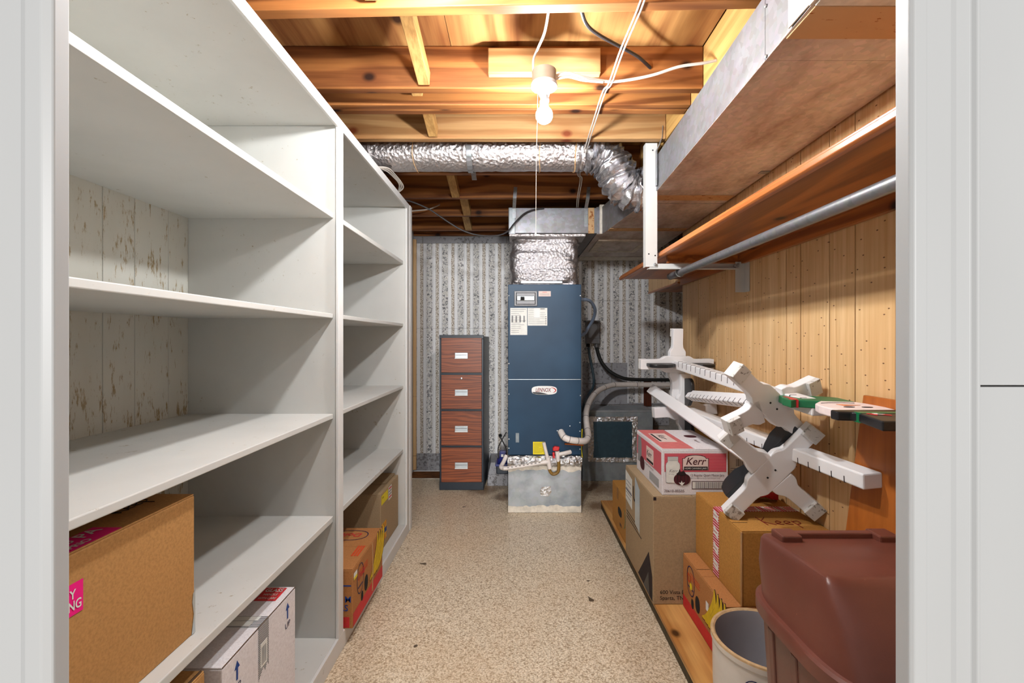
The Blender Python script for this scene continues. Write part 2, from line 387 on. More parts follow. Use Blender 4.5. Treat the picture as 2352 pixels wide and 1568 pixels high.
def m_floor():
    m, nt, b = mk('speckled_vinyl_floor', rough=.36, spec=.4)
    v = coords(nt)
    vo = nd(nt, 'ShaderNodeTexVoronoi', feature='F1'); vo.inputs['Scale'].default_value = 150; L(nt, v, vo.inputs[0])
    n0 = noise_t(nt, v, 130, 2, .5, .6)
    c = ramp(nt, n0, [(.36, srgb(152,130,104)), (.45, srgb(212,194,166)), (.6, srgb(236,224,202))])
    c = mix(nt, ramp(nt, vo.outputs['Distance'], [(.4, (0,0,0,1)), (.75, (.5,.5,.5,1))]), c, srgb(148,128,102))
    n2 = noise_t(nt, v, 1.6, 3); c = mix(nt, ramp(nt, n2, [(.4, (0,0,0,1)), (.72, (.35,.35,.35,1))]), c, srgb(208,176,138))
    # rusty water stains beside the furnace and a few dark scuffs
    for (x, y, r) in ((.62, 3.42, .16), (-.28, 3.80, .22), (.72, 3.85, .3), (-.12, 3.62, .14)):
        tc = nd(nt, 'ShaderNodeNewGeometry'); s = nd(nt, 'ShaderNodeVectorMath', operation='DISTANCE'); s.inputs[1].default_value = (x, y, 0)
        L(nt, tc.outputs['Position'], s.inputs[0])
        ad = nd(nt, 'ShaderNodeMath', operation='MULTIPLY_ADD'); L(nt, noise_t(nt, v, 14, 4), ad.inputs[0]); ad.inputs[1].default_value = r*.9; L(nt, s.outputs['Value'], ad.inputs[2])
        c = mix(nt, ramp(nt, ad.outputs[0], [(r*.75, (.75,.75,.75,1)), (r*1.25, (0,0,0,1))]), c, srgb(112,78,42))
    n4 = noise_t(nt, v, 11, 1); c = mix(nt, bw(nt, n4, .78, .79), c, srgb(90,74,56))
    L(nt, c, b.inputs['Base Color']); bump(nt, b, n0, .08, .001)
    return m
M['floor'] = m_floor()
def m_wallpaper():
    m, nt, b = mk('striped_floral_wallpaper', rough=.7, spec=.2)
    tc = nd(nt, 'ShaderNodeNewGeometry'); sp = nd(nt, 'ShaderNodeSeparateXYZ'); L(nt, tc.outputs['Position'], sp.inputs[0])
    mu = nd(nt, 'ShaderNodeMath', operation='MULTIPLY_ADD'); L(nt, sp.outputs['X'], mu.inputs[0]); mu.inputs[1].default_value = 1/.148; mu.inputs[2].default_value = 20.10
    fr = nd(nt, 'ShaderNodeMath', operation='FRACT'); L(nt, mu.outputs[0], fr.inputs[0])
    W_, K_ = (1,1,1,1), (0,0,0,1)
    big = ramp(nt, fr.outputs[0], [(0, K_), (.27, W_), (.65, K_)], 'CONSTANT')
    sm = ramp(nt, fr.outputs[0], [(0, W_), (.06, K_), (.86, W_)], 'CONSTANT')
    pin = ramp(nt, fr.outputs[0], [(0, K_), (.07, W_), (.085, K_), (.10, W_), (.115, K_), (.20, W_), (.215, K_), (.24, W_), (.255, K_), (.67, W_), (.685, K_), (.72, W_), (.735, K_), (.83, W_), (.845, K_)], 'CONSTANT')
    v = coords(nt); n1 = noise_t(nt, v, 52, 3, .6, 1.0); n2 = noise_t(nt, v, 22, 2)
    n3 = noise_t(nt, v, 110, 2, .5)
    leaf = ramp(nt, n1, [(.40, srgb(112,112,114)), (.49, srgb(228,226,224)), (.57, srgb(166,162,150)), (.62, srgb(234,232,230))])
    leaf = mix(nt, bw(nt, n2, .52, .6), leaf, ramp(nt, n1, [(.40, srgb(116,114,116)), (.53, srgb(226,224,222))]))
    thin = ramp(nt, n3, [(.42, srgb(140,126,106)), (.54, srgb(222,216,208))])
    c = mix(nt, pin, srgb(240,240,240), srgb(200,200,204))
    c = mix(nt, sm, c, thin); c = mix(nt, big, c, leaf)
    L(nt, c, b.inputs['Base Color']); return m
M['wallpaper'] = m_wallpaper()
def m_furnace():
    m, nt, b = mk('slate_blue_furnace_paint', rough=.42, spec=.22)
    n1 = noise_t(nt, coords(nt, (1,1,1)), 220, 2); n2 = noise_t(nt, coords(nt), 3, 2)
    c = ramp(nt, n2, [(.3, srgb(24,52,76)), (.7, srgb(34,66,92))])
    L(nt, c, b.inputs['Base Color']); bump(nt, b, n1, .12, .001); return m
M['furnace'] = m_furnace()
def m_can():
    m, nt, b = mk('brown_plastic', rough=.34, spec=.5)
    v = coords(nt); n1 = noise_t(nt, v, 5, 3); c = ramp(nt, n1, [(.3, srgb(94,51,40)), (.7, srgb(114,64,51))])
    n2 = noise_t(nt, coords(nt, (1,1,.25), rot=(.3,.5,0)), 60, 4, .7)
    c = mix(nt, bw(nt, n2, .72, .76), c, srgb(176,126,100))
    L(nt, c, b.inputs['Base Color']); n3 = noise_t(nt, v, 300, 2); bump(nt, b, n3, .1, .001)
    L(nt, ramp(nt, n1, [(.3, (.3,.3,.3,1)), (.7, (.44,.44,.44,1))]), b.inputs['Roughness']); return m
M['can'] = m_can()
def m_stripes(name, c1, c2, axis, freq, duty=.5):
    m, nt, b = mk(name, rough=.6, spec=.3)
    tc = nd(nt, 'ShaderNodeTexCoord'); sp = nd(nt, 'ShaderNodeSeparateXYZ'); L(nt, tc.outputs['Object'], sp.inputs[0])
    mu = nd(nt, 'ShaderNodeMath', operation='MULTIPLY'); L(nt, sp.outputs[axis], mu.inputs[0]); mu.inputs[1].default_value = freq
    fr = nd(nt, 'ShaderNodeMath', operation='FRACT'); L(nt, mu.outputs[0], fr.inputs[0])
    L(nt, ramp(nt, fr.outputs[0], [(0, c1), (duty, c2)], 'CONSTANT'), b.inputs['Base Color']); return m
M['kerr_h'] = m_stripes('red_striped_print', srgb(190,54,74), srgb(216,124,130), 2, 150, .62)
M['frag_z'] = m_stripes('red_white_tape_upright', srgb(190,34,62), srgb(226,206,208), 2, 95, .62)
M['frag_x'] = m_stripes('red_white_tape_flat', srgb(190,34,62), srgb(222,190,196), 0, 95, .62)
M['bar_y'] = m_stripes('barcode_side', srgb(40,40,44), srgb(224,224,224), 1, 190, .55)
M['bar_x'] = m_stripes('barcode_front', srgb(40,40,44), srgb(224,224,224), 0, 230, .5)
M['bar_z'] = m_stripes('barcode_upright', srgb(50,50,54), srgb(214,214,214), 2, 190, .55)
# ------------------------------------------------------------------ room shell
BACK = 4.34; HC = 2.42; HJ = 2.238
def WX(Y): return 1.12+.025*(Y-1.3)       # panelled right wall, a little out of square
def struct(o): o['kind'] = 'structure'; return o

fl = struct(B('floor', M['floor'], None, -1.45, 2.2, -1.5, 4.095, -.05, 0))
struct(B('floor_edge', M['stain'], None, -1.45, 2.2, 4.095, BACK, -.05, -.004))
trimf = struct(B('trim_1', M['mastic'], None, -1.0, -.66, 4.088, 4.102, -.004, .0025))

# back wall: concrete blocks, wallpaper on top of them
wb = struct(B('wall_back', M['mortar'], None, -1.5, 2.3, BACK, BACK+.12, 0, HC))
def block(x0, x1, z0, z1): return B('concrete_block', M['concrete'], wb, x0+.004, x1-.004, BACK-.010, BACK+.02, z0+.004, z1-.004, bevel=.002)
x = -1.3
while x < 1.9:                                 # course under the joists
    block(x, x+.40, 2.165, HJ-.003); x += .40
for (z0, z1, off) in ((.63, .83, .0), (.83, 1.045, .2), (.43, .63, .2)):
    x = .30+off-.4
    while x < 1.45:
        block(max(x, .30), min(x+.4, 1.45), z0, z1); x += .4
for (z0, z1, off) in ((0, .178, .1),):
    x = -1.1+off
    while x < .3: block(x, x+.4, z0, z1); x += .4
# wallpaper sheets
def paper(x0, x1, z0, z1): return B('wallpaper_sheet', M['wallpaper'], wb, x0, x1, BACK-.014, BACK-.0105, z0, z1)
paper(-.99, .62, .171, 1.357); paper(-.99, .62, 1.359, 2.166)
paper(.621, 1.047, 1.031, 1.62); paper(.621, 1.047, 1.622, 2.166)
paper(1.048, 1.9, .648, 1.62); paper(1.048, 1.9, 1.622, 2.166)
B('sill_plate', M['joist'], wb, -1.4, 2.1, BACK-.02, BACK+.05, HJ, HJ+.04)
# footing stub beside the furnace
ft = thing('concrete_footing', (-.16, 4.1, 0), 'stepped grey concrete footing between filing cabinet and furnace', 'footing')
MB().hexa([P(1119,1116,3.89), P(1200,1116,3.89), (.05,4.32,0), (-.285,4.32,0), P(1121,1090,3.89), P(1200,1088,3.89), (.05,4.32,.12), (-.27,4.32,.12)]).build('lower_step', M['concrete'], ft, bevel=.006)
MB().hexa([P(1121,1090,3.89)+Vector((0,.003,0)), P(1200,1088,3.89)+Vector((0,.003,0)), (.05,4.32,.12), (-.265,4.32,.12), P(1127,1062,3.98), P(1200,1060,3.98), (.05,4.32,.17), (-.25,4.32,.17)]).build('upper_step', M['concrete'], ft, bevel=.006)

# left side: wall behind the shelving and a return beyond it
struct(B('wall_left', M['trim'], None, -1.45, -1.335, .48, 3.05, 0, HC))
struct(MB().box(-1.45, -.985, 3.06, BACK, 0, HC).build('wall_left_return', M['trim']))
struct(B('trim_2', M['panel'], None, -.985, -.955, 4.295, BACK-.016, .02, 2.2, bevel=.004))

# right wall: panelling boards of random width
yaw = Vector((.025, 1, 0)).normalized(); nrm = Vector((-1, .025, 0)).normalized()
wr = struct(MB().hexa([(WX(.48)+.012,.48,0),(WX(.48)+.15,.48,0),(WX(3.2)+.15,3.2,0),(WX(3.2)+.012,3.2,0),
      (WX(.48)+.012,.48,HC),(WX(.48)+.15,.48,HC),(WX(3.2)+.15,3.2,HC),(WX(3.2)+.012,3.2,HC)]).build('wall_right', M['hole']))
gx = [1567,1586,1604,1630,1647,1667,1694,1714,1749.5,1805.6,1839,1905,1964,2058]
gy = []
for g in gx:
    Y = 2.0
    for _ in range(20): Y = WX(Y)*F/(g-VX)
    gy.append(Y)
gy[0] = 3.215
Yn = gy[-1]
for wdt in (.10, .19, .09, .14, .12, .16):
    Yn -= wdt
    if Yn > .49: gy.append(Yn)
gy.append(.485)
for i in range(len(gy)-1):
    a, b = gy[i+1], gy[i]; g = .0032 if i != 9 else .0055
    a += g; b -= g*.5
    MB().hexa([(WX(a),a,.0),(WX(a)+.012,a,.0),(WX(b)+.012,b,.0),(WX(b),b,.0),
               (WX(a),a,2.2),(WX(a)+.012,a,2.2),(WX(b)+.012,b,2.2),(WX(b),b,2.2)]).build('panel_board', M['panel'], wr, bevel=.0012, seg=1)
# recess beyond the panelling
struct(B('wall_recess', M['panel'], None, 2.0, 2.15, 3.2, BACK, 0, HC))
struct(B('wall_recess_return', M['panel'], None, 1.33, 2.15, 3.08, 3.2, 0, HC))

# door wall around the camera's doorway
def jam(n, px, yf): return (px-VX)/F*yf
XL, XR = jam(0,157,.475), jam(0,2080,.475)
wf = struct(B('wall_front', M['trim'], None, -1.6, XL-.0005, .438, .475, 0, HC))
B('wall_board', M['trim'], wf, XR+.0005, 1.3, .438, .475, 1.2065, HC)
B('wall_board', M['trim'], wf, XR+.0005, 1.3, .438, .475, 0, 1.2045)
B('header', M['trim'], wf, XL-.0005, XR+.0005, .438, .475, 2.06, HC)
dr = struct(MB().box(XL-.03, XL, .4385, .4745, 0, 2.06).build('door_1', M['trim']))
B('jamb', M['trim'], dr, XR, XR+.03, .4385, .4745, 0, 2.06, bevel=.001)
B('jamb', M['trim'], dr, XL, XR, .4385, .4745, 2.045, 2.06)
def cas(poly, z0=0, z1=2.1): return MB().prism(poly, (0,0,z0), (1,0,0), (0,1,0), (0,0,z1-z0))
xe, x1 = jam(0,117,.42), jam(0,45,.424)
cas([(-.56,.4325),(x1-.004,.4310),(x1,.4250),(x1+.010,.4195),(xe-.008,.4185),(xe,.4225),(xe,.4378),(-.56,.4378)]).build('casing', M['trim'], dr, bevel=.0015)
xi, xo = jam(0,2093,.42), jam(0,2247,.43)
xa, xb, xc = jam(0,2130,.422), jam(0,2190,.422), jam(0,2200,.426)
cas([(xi,.4225),(xi+.003,.4195),(xa-.003,.4185),(xa,.4245),(xb,.4235),(xb+.0015,.4270),(xc+.004,.4315),(xo-.006,.4315),(xo-.003,.4275),(xo,.4275),(xo,.4378),(xi,.4378)]).build('casing', M['trim'], dr, bevel=.001)
B('casing', M['trim'], dr, -.56, .56, .42, .4378, 2.1, 2.2, bevel=.003)

# ------------------------------------------------------------------ ceiling: subfloor, joists, girder, bridging
ce = struct(MB().box(-1.5, 2.3, .44, BACK+.1, HC, HC+.03).build('ceiling', M['ply']))
# plywood sheets
for (a, b, c, d) in ((-1.45, -.262, .5, 2.2), (-.26, .73, .5, 2.2), (-1.45, .1, 2.203, 4.3), (.102, .73, 2.203, 4.3)):
    B('plywood_sheet', M['ply'], ce, a, b, c, d, HC-.014, HC-.0005, bevel=.001)
GX = .733
def joist(y0, y1, mat='joist', skew=0, z0=HJ, x0=-1.32, x1=GX-.002, nm='joist'):
    return MB().hexa([(x0,y0-skew*x0,z0),(x1,y0-skew*x1,z0),(x1,y1-skew*x1,z0),(x0,y1-skew*x0,z0),
                      (x0,y0-skew*x0,HC-.015),(x1,y0-skew*x1,HC-.015),(x1,y1-skew*x1,HC-.015),(x0,y1-skew*x0,HC-.015)]).build(nm, M[mat], ce, bevel=.003)
joist(.92, .958)
joist(1.3426, 1.382, skew=.03)
joist(1.789, 1.827)
joist(1.915, 1.955); joist(1.9565, 1.996)
joist(2.237, 2.277, 'joist_pale')
joist(2.70, 2.74)
joist(3.165, 3.205); joist(3.62, 3.66); joist(4.10, 4.14)
for (a, b) in ((.48, 3.2),):
    B('girder', M['girder'], ce, GX, GX+.04, a, b, HJ, HC-.015, bevel=.002)
# cross bridging, one slanting strut per bay
def brace(X, ya, yb, za, zb, hw=.022, ht=.03):
    a, b = Vector((X, ya, za)), Vector((X+.004, yb, zb)); d = (b-a)
    return MB().obox((a+b)/2, (d, (1,0,0), d.cross(Vector((1,0,0)))), (d.length/2, hw, ht)).build('bridging_strut', M['brace'], ce, bevel=.002)
brace(-.43, .962, 1.345, 2.37, 2.275)
brace(-.368, 1.40, 1.783, 2.375, 2.272)
brace(-.42, 1.832, 1.909, 2.33, 2.29)
brace(-.415, 2.001, 2.231, 2.35, 2.268)
brace(-.43, 2.745, 3.16, 2.375, 2.262, .026)
brace(-.40, 3.21, 3.615, 2.375, 2.262, .03)
brace(-.44, 3.665, 4.095, 2.375, 2.262, .03)
# lamp block nailed to the joist
o_ = B('lamp_block', M['joist_pale'], ce, jam(0,1121,1.752), jam(0,1380,1.752), 1.752, 1.788, 2.279, 2.375, bevel=.003)

# ------------------------------------------------------------------ built-in shelving on the left
U = thing('built_in_shelving', (-1.0, 1.8, 0), 'tall white painted built-in shelving with two bays along the left wall', 'shelving')
XF, XS, XB = -.704, -.7245, -1.3045
TOP0, TOP1 = 2.098, 2.130
YN, YD0, YD1, YF0, YF1 = .49, 1.794, 1.843, 2.905, 3.03
B('top_board', M['white'], U, XB, XF-.012, YN, YF1, TOP0, TOP1-.004, bevel=.002)
B('top_face_trim', M['white_front'], U, XF-.012, XF, YN, YF1, TOP0-.008, TOP1, bevel=.002)
B('divider', M['white'], U, XB, XF-.012, YD0+.008, YD1-.008, .066, TOP0, bevel=.002)
B('face_post', M['white_front'], U, XF-.012, XF, YD0, YD1, .068, TOP0-.008, bevel=.002)
B('end_panel', M['white'], U, XB, XF-.012, YF0+.004, YF1-.02, .066, TOP0, bevel=.002)
B('face_post', M['white_front'], U, XF-.012, XF, YF0, YF1-.05, .068, TOP0-.008, bevel=.002)
B('face_post', M['white_front'], U, XF-.010, XF+.003, YF1-.05, YF1, 0, TOP1, bevel=.002)
B('end_panel', M['white'], U, XB, XF-.012, YN, YN+.03, .066, TOP0, bevel=.002)
B('face_post', M['white_front'], U, XF-.012, XF, YN, YN+.06, .068, TOP0-.008, bevel=.002)
yy = YN+.032
wd = [.18,.10,.22,.14,.10,.17,.12,.15,.11,.2,.13,.16,.12,.2,.15,.1,.2]
k = 0
while yy < YF0:
    e = min(yy+wd[k % len(wd)], YF0); k += 1
    B('back_board', M['white_back'], U, XB-.02, XB, yy+.0008, e-.0008, .05, TOP0, bevel=.0012, seg=1); yy = e
SH = [(1.731, 1.753), (1.335, 1.353), (.938, .957), (.530, .553)]
for (a, b) in SH:
    B('shelf', M['white'], U, XB, XS-.004, YN+.03, YD0+.0085, a, b, bevel=.0025)
    B('shelf', M['white'], U, XB, XS-.004, YD1-.0085, YF0+.005, a+.001, b+.001, bevel=.0025)
B('bottom_shelf', M['white'], U, XB, XF-.012, YN+.03, YD0+.008, .050, .070, bevel=.002)
B('bottom_shelf', M['white'], U, XB, XF-.012, YD1-.008, YF0+.004, .050, .070, bevel=.002)
B('kickboard', M['white_front'], U, XF-.012, XF, YN, YF1-.05, 0, .070, bevel=.002)

# ------------------------------------------------------------------ ducts
D = thing('supply_duct', (.9, 1.8, 2.0), 'long dusty galvanised rectangular duct hung along the right wall', 'duct')
def DX(Y): return .664+.0345*(Y-1.22)
DZ0, DZ1 = 2.0, 2.178
def duct_box(y0, y1, xl0, xl1, z0, z1, dx=0.0):
    return MB().hexa([(xl0,y0,z0),(WX(y0)-.012+dx,y0,z0),(WX(y1)-.012+dx,y1,z0),(xl1,y1,z0),(xl0,y0,z1),(WX(y0)-.012+dx,y0,z1),(WX(y1)-.012+dx,y1,z1),(xl1,y1,z1)])
def duct_sec(y0, y1, xl0, xl1, z0=DZ0, z1=DZ1, sidemat='galv'):
    duct_box(y0, y1, xl0+.002, xl1+.002, z0+.0015, z1).build('duct_section', M[sidemat], D, bevel=.002)
    duct_box(y0, y1, xl0+.003, xl1+.003, z0, z0+.0012).build('underside_sheet', M['galv_bottom'], D)
duct_sec(.56, 1.0, DX(.56), DX(1.0), 2.0, 2.19)
duct_sec(1.0, 1.222, DX(1.0), DX(1.222))
duct_sec(1.2235, 2.285, DX(1.2235), DX(2.285))
duct_sec(2.287, 2.50, DX(2.287), .690, 2.0, 2.185)
duct_sec(2.503, 3.22, .694, .598, 1.998, 2.19)
duct_sec(3.22, 4.30, .56, .555, 1.998, 2.19)
# raised joint collars and mastic bands
for (y0, y1, xl, dz, mt) in ((.985, 1.015, DX(1.0)-.006, .006, 'mastic'), (2.278, 2.30, DX(2.29)-.004, .004, 'galv')):
    MB().box(xl, xl+.006, y0, y1, DZ0-dz, DZ1+.012).build('joint_collar', M[mt], D, bevel=.001)
def band(y0, y1, x0, x1, mt, z=DZ0):
    return MB().box(x0, x1, y0, y1, z-.004, z-.0005).build('mastic_band', M[mt], D, bevel=.0015)
band(1.02, 1.13, DX(1.05)+.01, WX(1.05)-.02, 'mastic_rust'); band(.97, 1.018, DX(1.0)+.01, WX(1.0)-.02, 'mastic')
band(2.36, 2.44, .70, 1.13, 'mastic_rust'); band(3.05, 3.12, .62, 1.14, 'mastic_rust', 1.998); band(4.1, 4.28, .57, 1.14, 'mastic', 1.998)
MB().box(DX(1.05)-.003, DX(1.05), 1.02, 1.10, DZ0+.002, DZ1-.004).build('mastic_patch', M['mastic'], D)
# taped access panel underneath
ap = B('access_panel', M['galv_bottom'], D, .655, .95, 3.44, 3.80, 1.990, 1.997, bevel=.001)
for (a, b, c, d) in ((.605,.99,3.39,3.44),(.605,.99,3.80,3.85),(.605,.655,3.44,3.80),(.95,.99,3.44,3.80)):
    B('tape_frame', M['mastic'], ap, a, b, c, d, 1.988, 1.9965)
# hanger straps
for Y in (1.225,):
    for py in (20, 135):
        c = P(1742 if py == 20 else 1752, py, Y)
        MB().lathe((DX(Y)-.0005, Y-.01, c.z), [(0,-.003),(.004,-.002),(.005,0)], 10, 'x').build('screw', M['screw'], D, smooth=True)
sp_ = [Vector((.715, 2.245, 2.30)), Vector((.712, 2.245, 2.245)), Vector((.70, 2.25, 2.21)), Vector((.692, 2.262, 2.19)), Vector((.694, 2.27, 2.02))]
mb = MB()
for a, b in zip(sp_[:-1], sp_[1:]): mb.obox((a+b)/2, (b-a, (0,1,0), (b-a).cross(Vector((0,1,0)))), ((b-a).length/2+.002, .012, .0012))
mb.build('hanger_strap', M['strap'], D)
mb = MB(); mb.box(1.085, 1.125, 2.02, 2.05, 1.9965, 1.9995); mb.build('hanger_strap', M['strap'], D)

# ------------------------------------------------------------------ foil flexible duct in the joist bay
FD = thing('flexible_duct', (0, 2.48, 2.17), 'crinkled foil-wrapped round duct slung between ceiling joists', 'duct')
def crinkle(path, r, amp, n=28, seed=0, freq=9):
    mb = MB().tube(path, r, n)
    out = []
    for q in mb.v:
        t = noise.fractal(Vector((q.x*freq+seed, q.y*freq, q.z*freq)), .6, 2.0, 4)
        out.append(q+Vector((noise.noise(q*freq*2+Vector((3,seed,1))), noise.noise(q*freq*2+Vector((seed,7,2))), t))*amp)
    mb.v = out; return mb
st = [Vector((-1.3+i*.02, 2.487, 2.272)) for i in range(84)]
crinkle(st, .098, .0035, 26, 1, 16).build('straight_run', M['foil_fine'], FD, smooth=True)
el = smoothpath([(.33,2.487,2.272),(.42,2.487,2.268),(.50,2.485,2.225),(.545,2.48,2.15),(.575,2.475,2.09),(.63,2.47,2.055),(.685,2.465,2.06)], 12)
rr = [.100+.012*math.sin(i*.9)+.006*math.sin(i*2.3) for i in range(len(el))]
crinkle(el, rr, .013, 36, 5, 13).build('elbow', M['foil_elbow'], FD, smooth=True)
for X in (-.255,):
    pts = [Vector((X+.0, 2.487+.104*math.cos(a), 2.272+.104*math.sin(a))) for a in [math.pi+i*math.pi/12 for i in range(13)]]
    mb = MB()
    for a, b in zip(pts[:-1], pts[1:]): mb.obox((a+b)/2, ((1,0,0), b-a, (b-a).cross(Vector((1,0,0)))), (.014, (b-a).length/2+.001, .0012))
    mb.obox((X, 2.645, 2.222), ((1,0,0), Vector((0,.10,-.03)), (0,.03,.1)), (.014, .07, .0012))
    mb.build('hanger_strap', M['strap'], FD)
for X, w_ in ((.12, .002), (-.55, .002), (.31, .003)):
    MB().tube([Vector((X+.004*math.sin(a*3), 2.487+.1015*math.cos(a), 2.272+.1015*math.sin(a))) for a in [i*math.pi/12 for i in range(25)]], w_, 5).build('wrap_seam', M['mastic_rust'], FD)

# ------------------------------------------------------------------ furnace
FY = 3.29
def fx(p): return (p-VX)/F*FY
def fz(p): return CH-(p-VY)/F*FY
FN = thing('furnace', (.2, 3.55, 0), 'dark slate-blue upright furnace on a galvanised base against the back wall', 'furnace')
X0, X1 = fx(1167), fx(1335)
B('base_plenum', M['galv_blue'], FN, X0, X1, FY, 3.85, 0.0, fz(1066), bevel=.003)
# uneven cream sealant along the foot and the shoulder
def ragged(z0, amp, sgn, seed, y=FY-.0025, base=None, x0=X0, x1=X1, n=40):
    poly = [(x0, base), (x1, base)]
    for i in range(n+1):
        x = x1+(x0-x1)*i/n
        poly.append((x, z0+sgn*abs(noise.noise(Vector((x*9, seed, 0))))*amp+noise.noise(Vector((x*40, seed, 5)))*amp*.25))
    return MB().prism(poly, (0,y,0), (1,0,0), (0,0,1), (0,.002,0))
ragged(.045, .03, 1, 2, base=.003).build('sealant', M['mastic'], FN)
ragged(fz(1078), .03, -1, 8, base=fz(1068)).build('sealant', M['mastic'], FN)
# crumpled foil collar
mb = MB(); n, m_ = 60, 10
for j in range(m_+1):
    for i in range(n+1):
        x = X0-.004+(X1-X0+.008)*i/n; z = fz(1071)+(fz(1046)-fz(1071))*j/m_
        b_ = math.sin(math.pi*j/m_)*.022
        q = Vector((x, FY-.004-b_, z)); t = noise.fractal(q*38, .7, 2, 4)*.008
        mb.v.append(q+Vector((0, t, t*.4)))
mb.f = [(j*(n+1)+i, j*(n+1)+i+1, (j+1)*(n+1)+i+1, (j+1)*(n+1)+i) for j in range(m_) for i in range(n)]
b0 = len(mb.v); mb.box(X0-.002, X1+.002, FY, 3.85, fz(1070), fz(1047))
mb.build('foil_collar', M['foil_tape'], FN, smooth=True)
B('cabinet_shell', M['furnace'], FN, X0+.003, X1-.003, FY+.012, 3.85, fz(1046), fz(655), bevel=.003)
B('lower_door', M['furnace'], FN, X0, X1, FY-.002, FY+.011, fz(1044), fz(871.5), bevel=.003)
ud = B('upper_door', M['furnace'], FN, X0, X1, FY-.002, FY+.011, fz(870), fz(653), bevel=.003)
B('door_lip', M['alu'], FN, X0+.004, X1-.004, FY-.004, FY, fz(871.4), fz(870.4))
for (px, py) in ((1168.8,679),(1333,679),(1169,835),(1169,905),(1333,908),(1169,1008),(1169,1029),(1332,970),(1332,990),(1309,978),(1280,989),(1332,1031)):
    MB().lathe((fx(px), FY-.002, fz(py)), [(0,-.005),(.004,-.004),(.0055,0)], 10, 'y').build('screw', M['screw'], FN, smooth=True)
# breaker window
wn = B('breaker_window', M['grey_box'], FN, fx(1181), fx(1234), FY-.012, FY-.002, fz(703), fz(668), bevel=.004)
B('window_recess', M['hole'], wn, fx(1185), fx(1230), FY-.0145, FY-.011, fz(699.5), fz(672), bevel=.006)
B('window_face', M['grey_box'], wn, fx(1186.2), fx(1228.8), FY-.016, FY-.013, fz(698.5), fz(673), bevel=.005)
B('breaker_bar', M['alu'], wn, fx(1187), fx(1228), FY-.026, FY-.015, fz(691), fz(680), bevel=.006)
B('breaker_switch', M['hole'], wn, fx(1195), fx(1205), FY-.032, FY-.024, fz(690), fz(682), bevel=.002)
# paper labels
lb = B('label', M['paper'], FN, fx(1172), fx(1211), FY-.0032, FY-.0021, fz(769), fz(707))
for k in range(13):
    py = 710+k*4.4
    B('print_line', M['paper_grey'], lb, fx(1174), fx(1174+random.choice((22,30,34,18))), FY-.0036, FY-.0031, fz(py+.9), fz(py))
for k in range(4): B('print_line', M['paper_grey'], lb, fx(1175+k*9), fx(1178.5+k*9), FY-.0036, FY-.0031, fz(740), fz(725))
lb = B('label', M['paper'], FN, fx(1212), fx(1257), FY-.0032, FY-.0021, fz(747.5), fz(707))
for k in range(9):
    py = 709+k*4.2
    B('print_line', M['paper_grey'], lb, fx(1214), fx(1214+random.choice((38,26,14,40))), FY-.0036, FY-.0031, fz(py+.7), fz(py))
B('print_block', M['white_front'], lb, fx(1226), fx(1240), FY-.0038, FY-.0030, fz(730), fz(709))
for k in range(5): B('print_line', M['ink'], lb, fx(1252.5), fx(1255), FY-.0036, FY-.0031, fz(728+k*4), fz(726.5+k*4))
B('print_mark', M['ink'], lb, fx(1241), fx(1251), FY-.0036, FY-.0031, fz(710), fz(708.6))
lb = B('label', M['paper_pink'], FN, fx(1237), fx(1265), FY-.0032, FY-.0021, fz(680.5), fz(668.5))
B('print_line', M['print_red'], lb, fx(1246), fx(1256), FY-.0036, FY-.0031, fz(671.5), fz(670.6))
for k in range(3): B('print_line', M['paper_grey'], lb, fx(1240), fx(1262), FY-.0036, FY-.0031, fz(674.5+k*1.8), fz(674+k*1.8))
lb = B('label', M['yellow'], FN, fx(1224), fx(1252), FY-.0032, FY-.0021, fz(1043), fz(1014), label='yellow energy label')
for k in range(8): B('print_line', M['ink'], lb, fx(1226), fx(1226+random.choice((18,22,12))), FY-.0036, FY-.0031, fz(1017.5+k*3.1), fz(1017.1+k*3.1))
lb = B('clear_sticker', M['galv_teal'], FN, fx(1184.5), fx(1192), FY-.0032, FY-.0021, fz(1015.5), fz(994))
# maker's badge
def ell(a, b, n=40, e=2.6):
    out = []
    for k in range(n):
        t = 2*math.pi*k/n; c, s = math.cos(t), math.sin(t)
        out.append((a*math.copysign(abs(c)**(2/e), c), b*math.copysign(abs(s)**(2/e), s)))
    return out
bc = Vector((fx(1250), FY-.002, fz(896)))
bd = MB().prism(ell(.0915, .0315, 44, 3.2), bc, (1,0,0), (0,0,1), (0,-.006,0)).build('maker_badge', M['porcelain'], FN, bevel=.002, label='white oval maker badge')
low = [(x, z) for x, z in ell(.089, .029, 60, 3.2) if z < -.012-.25*(x+.05)*(x > -.05)]
MB().prism([(-.088,-.011),(-.03,-.0135),(.0,-.020),(.028,-.0285),(-.04,-.0288),(-.075,-.024)], bc+Vector((0,-.0068,0)), (1,0,0), (0,0,1), (0,-.0004,0)).build('badge_swoosh', M['black'], bd)
text('lettering', 'LENNOX', .041, bc+Vector((-.064,-.0067,-.0105)), (1,0,0), (0,0,1), M['ink_red'], bd, .18, bold=.0004, fit=.112)
pts = [bc+Vector((.030+.052*math.cos(a), -.007, .001+.0215*math.sin(a))) for a in [-.9+i*2.1/14 for i in range(15)]]
MB().tube(pts, [.0008+.0032*math.sin(math.pi*i/14) for i in range(15)], 6).build('badge_arc', M['print_red'], bd)
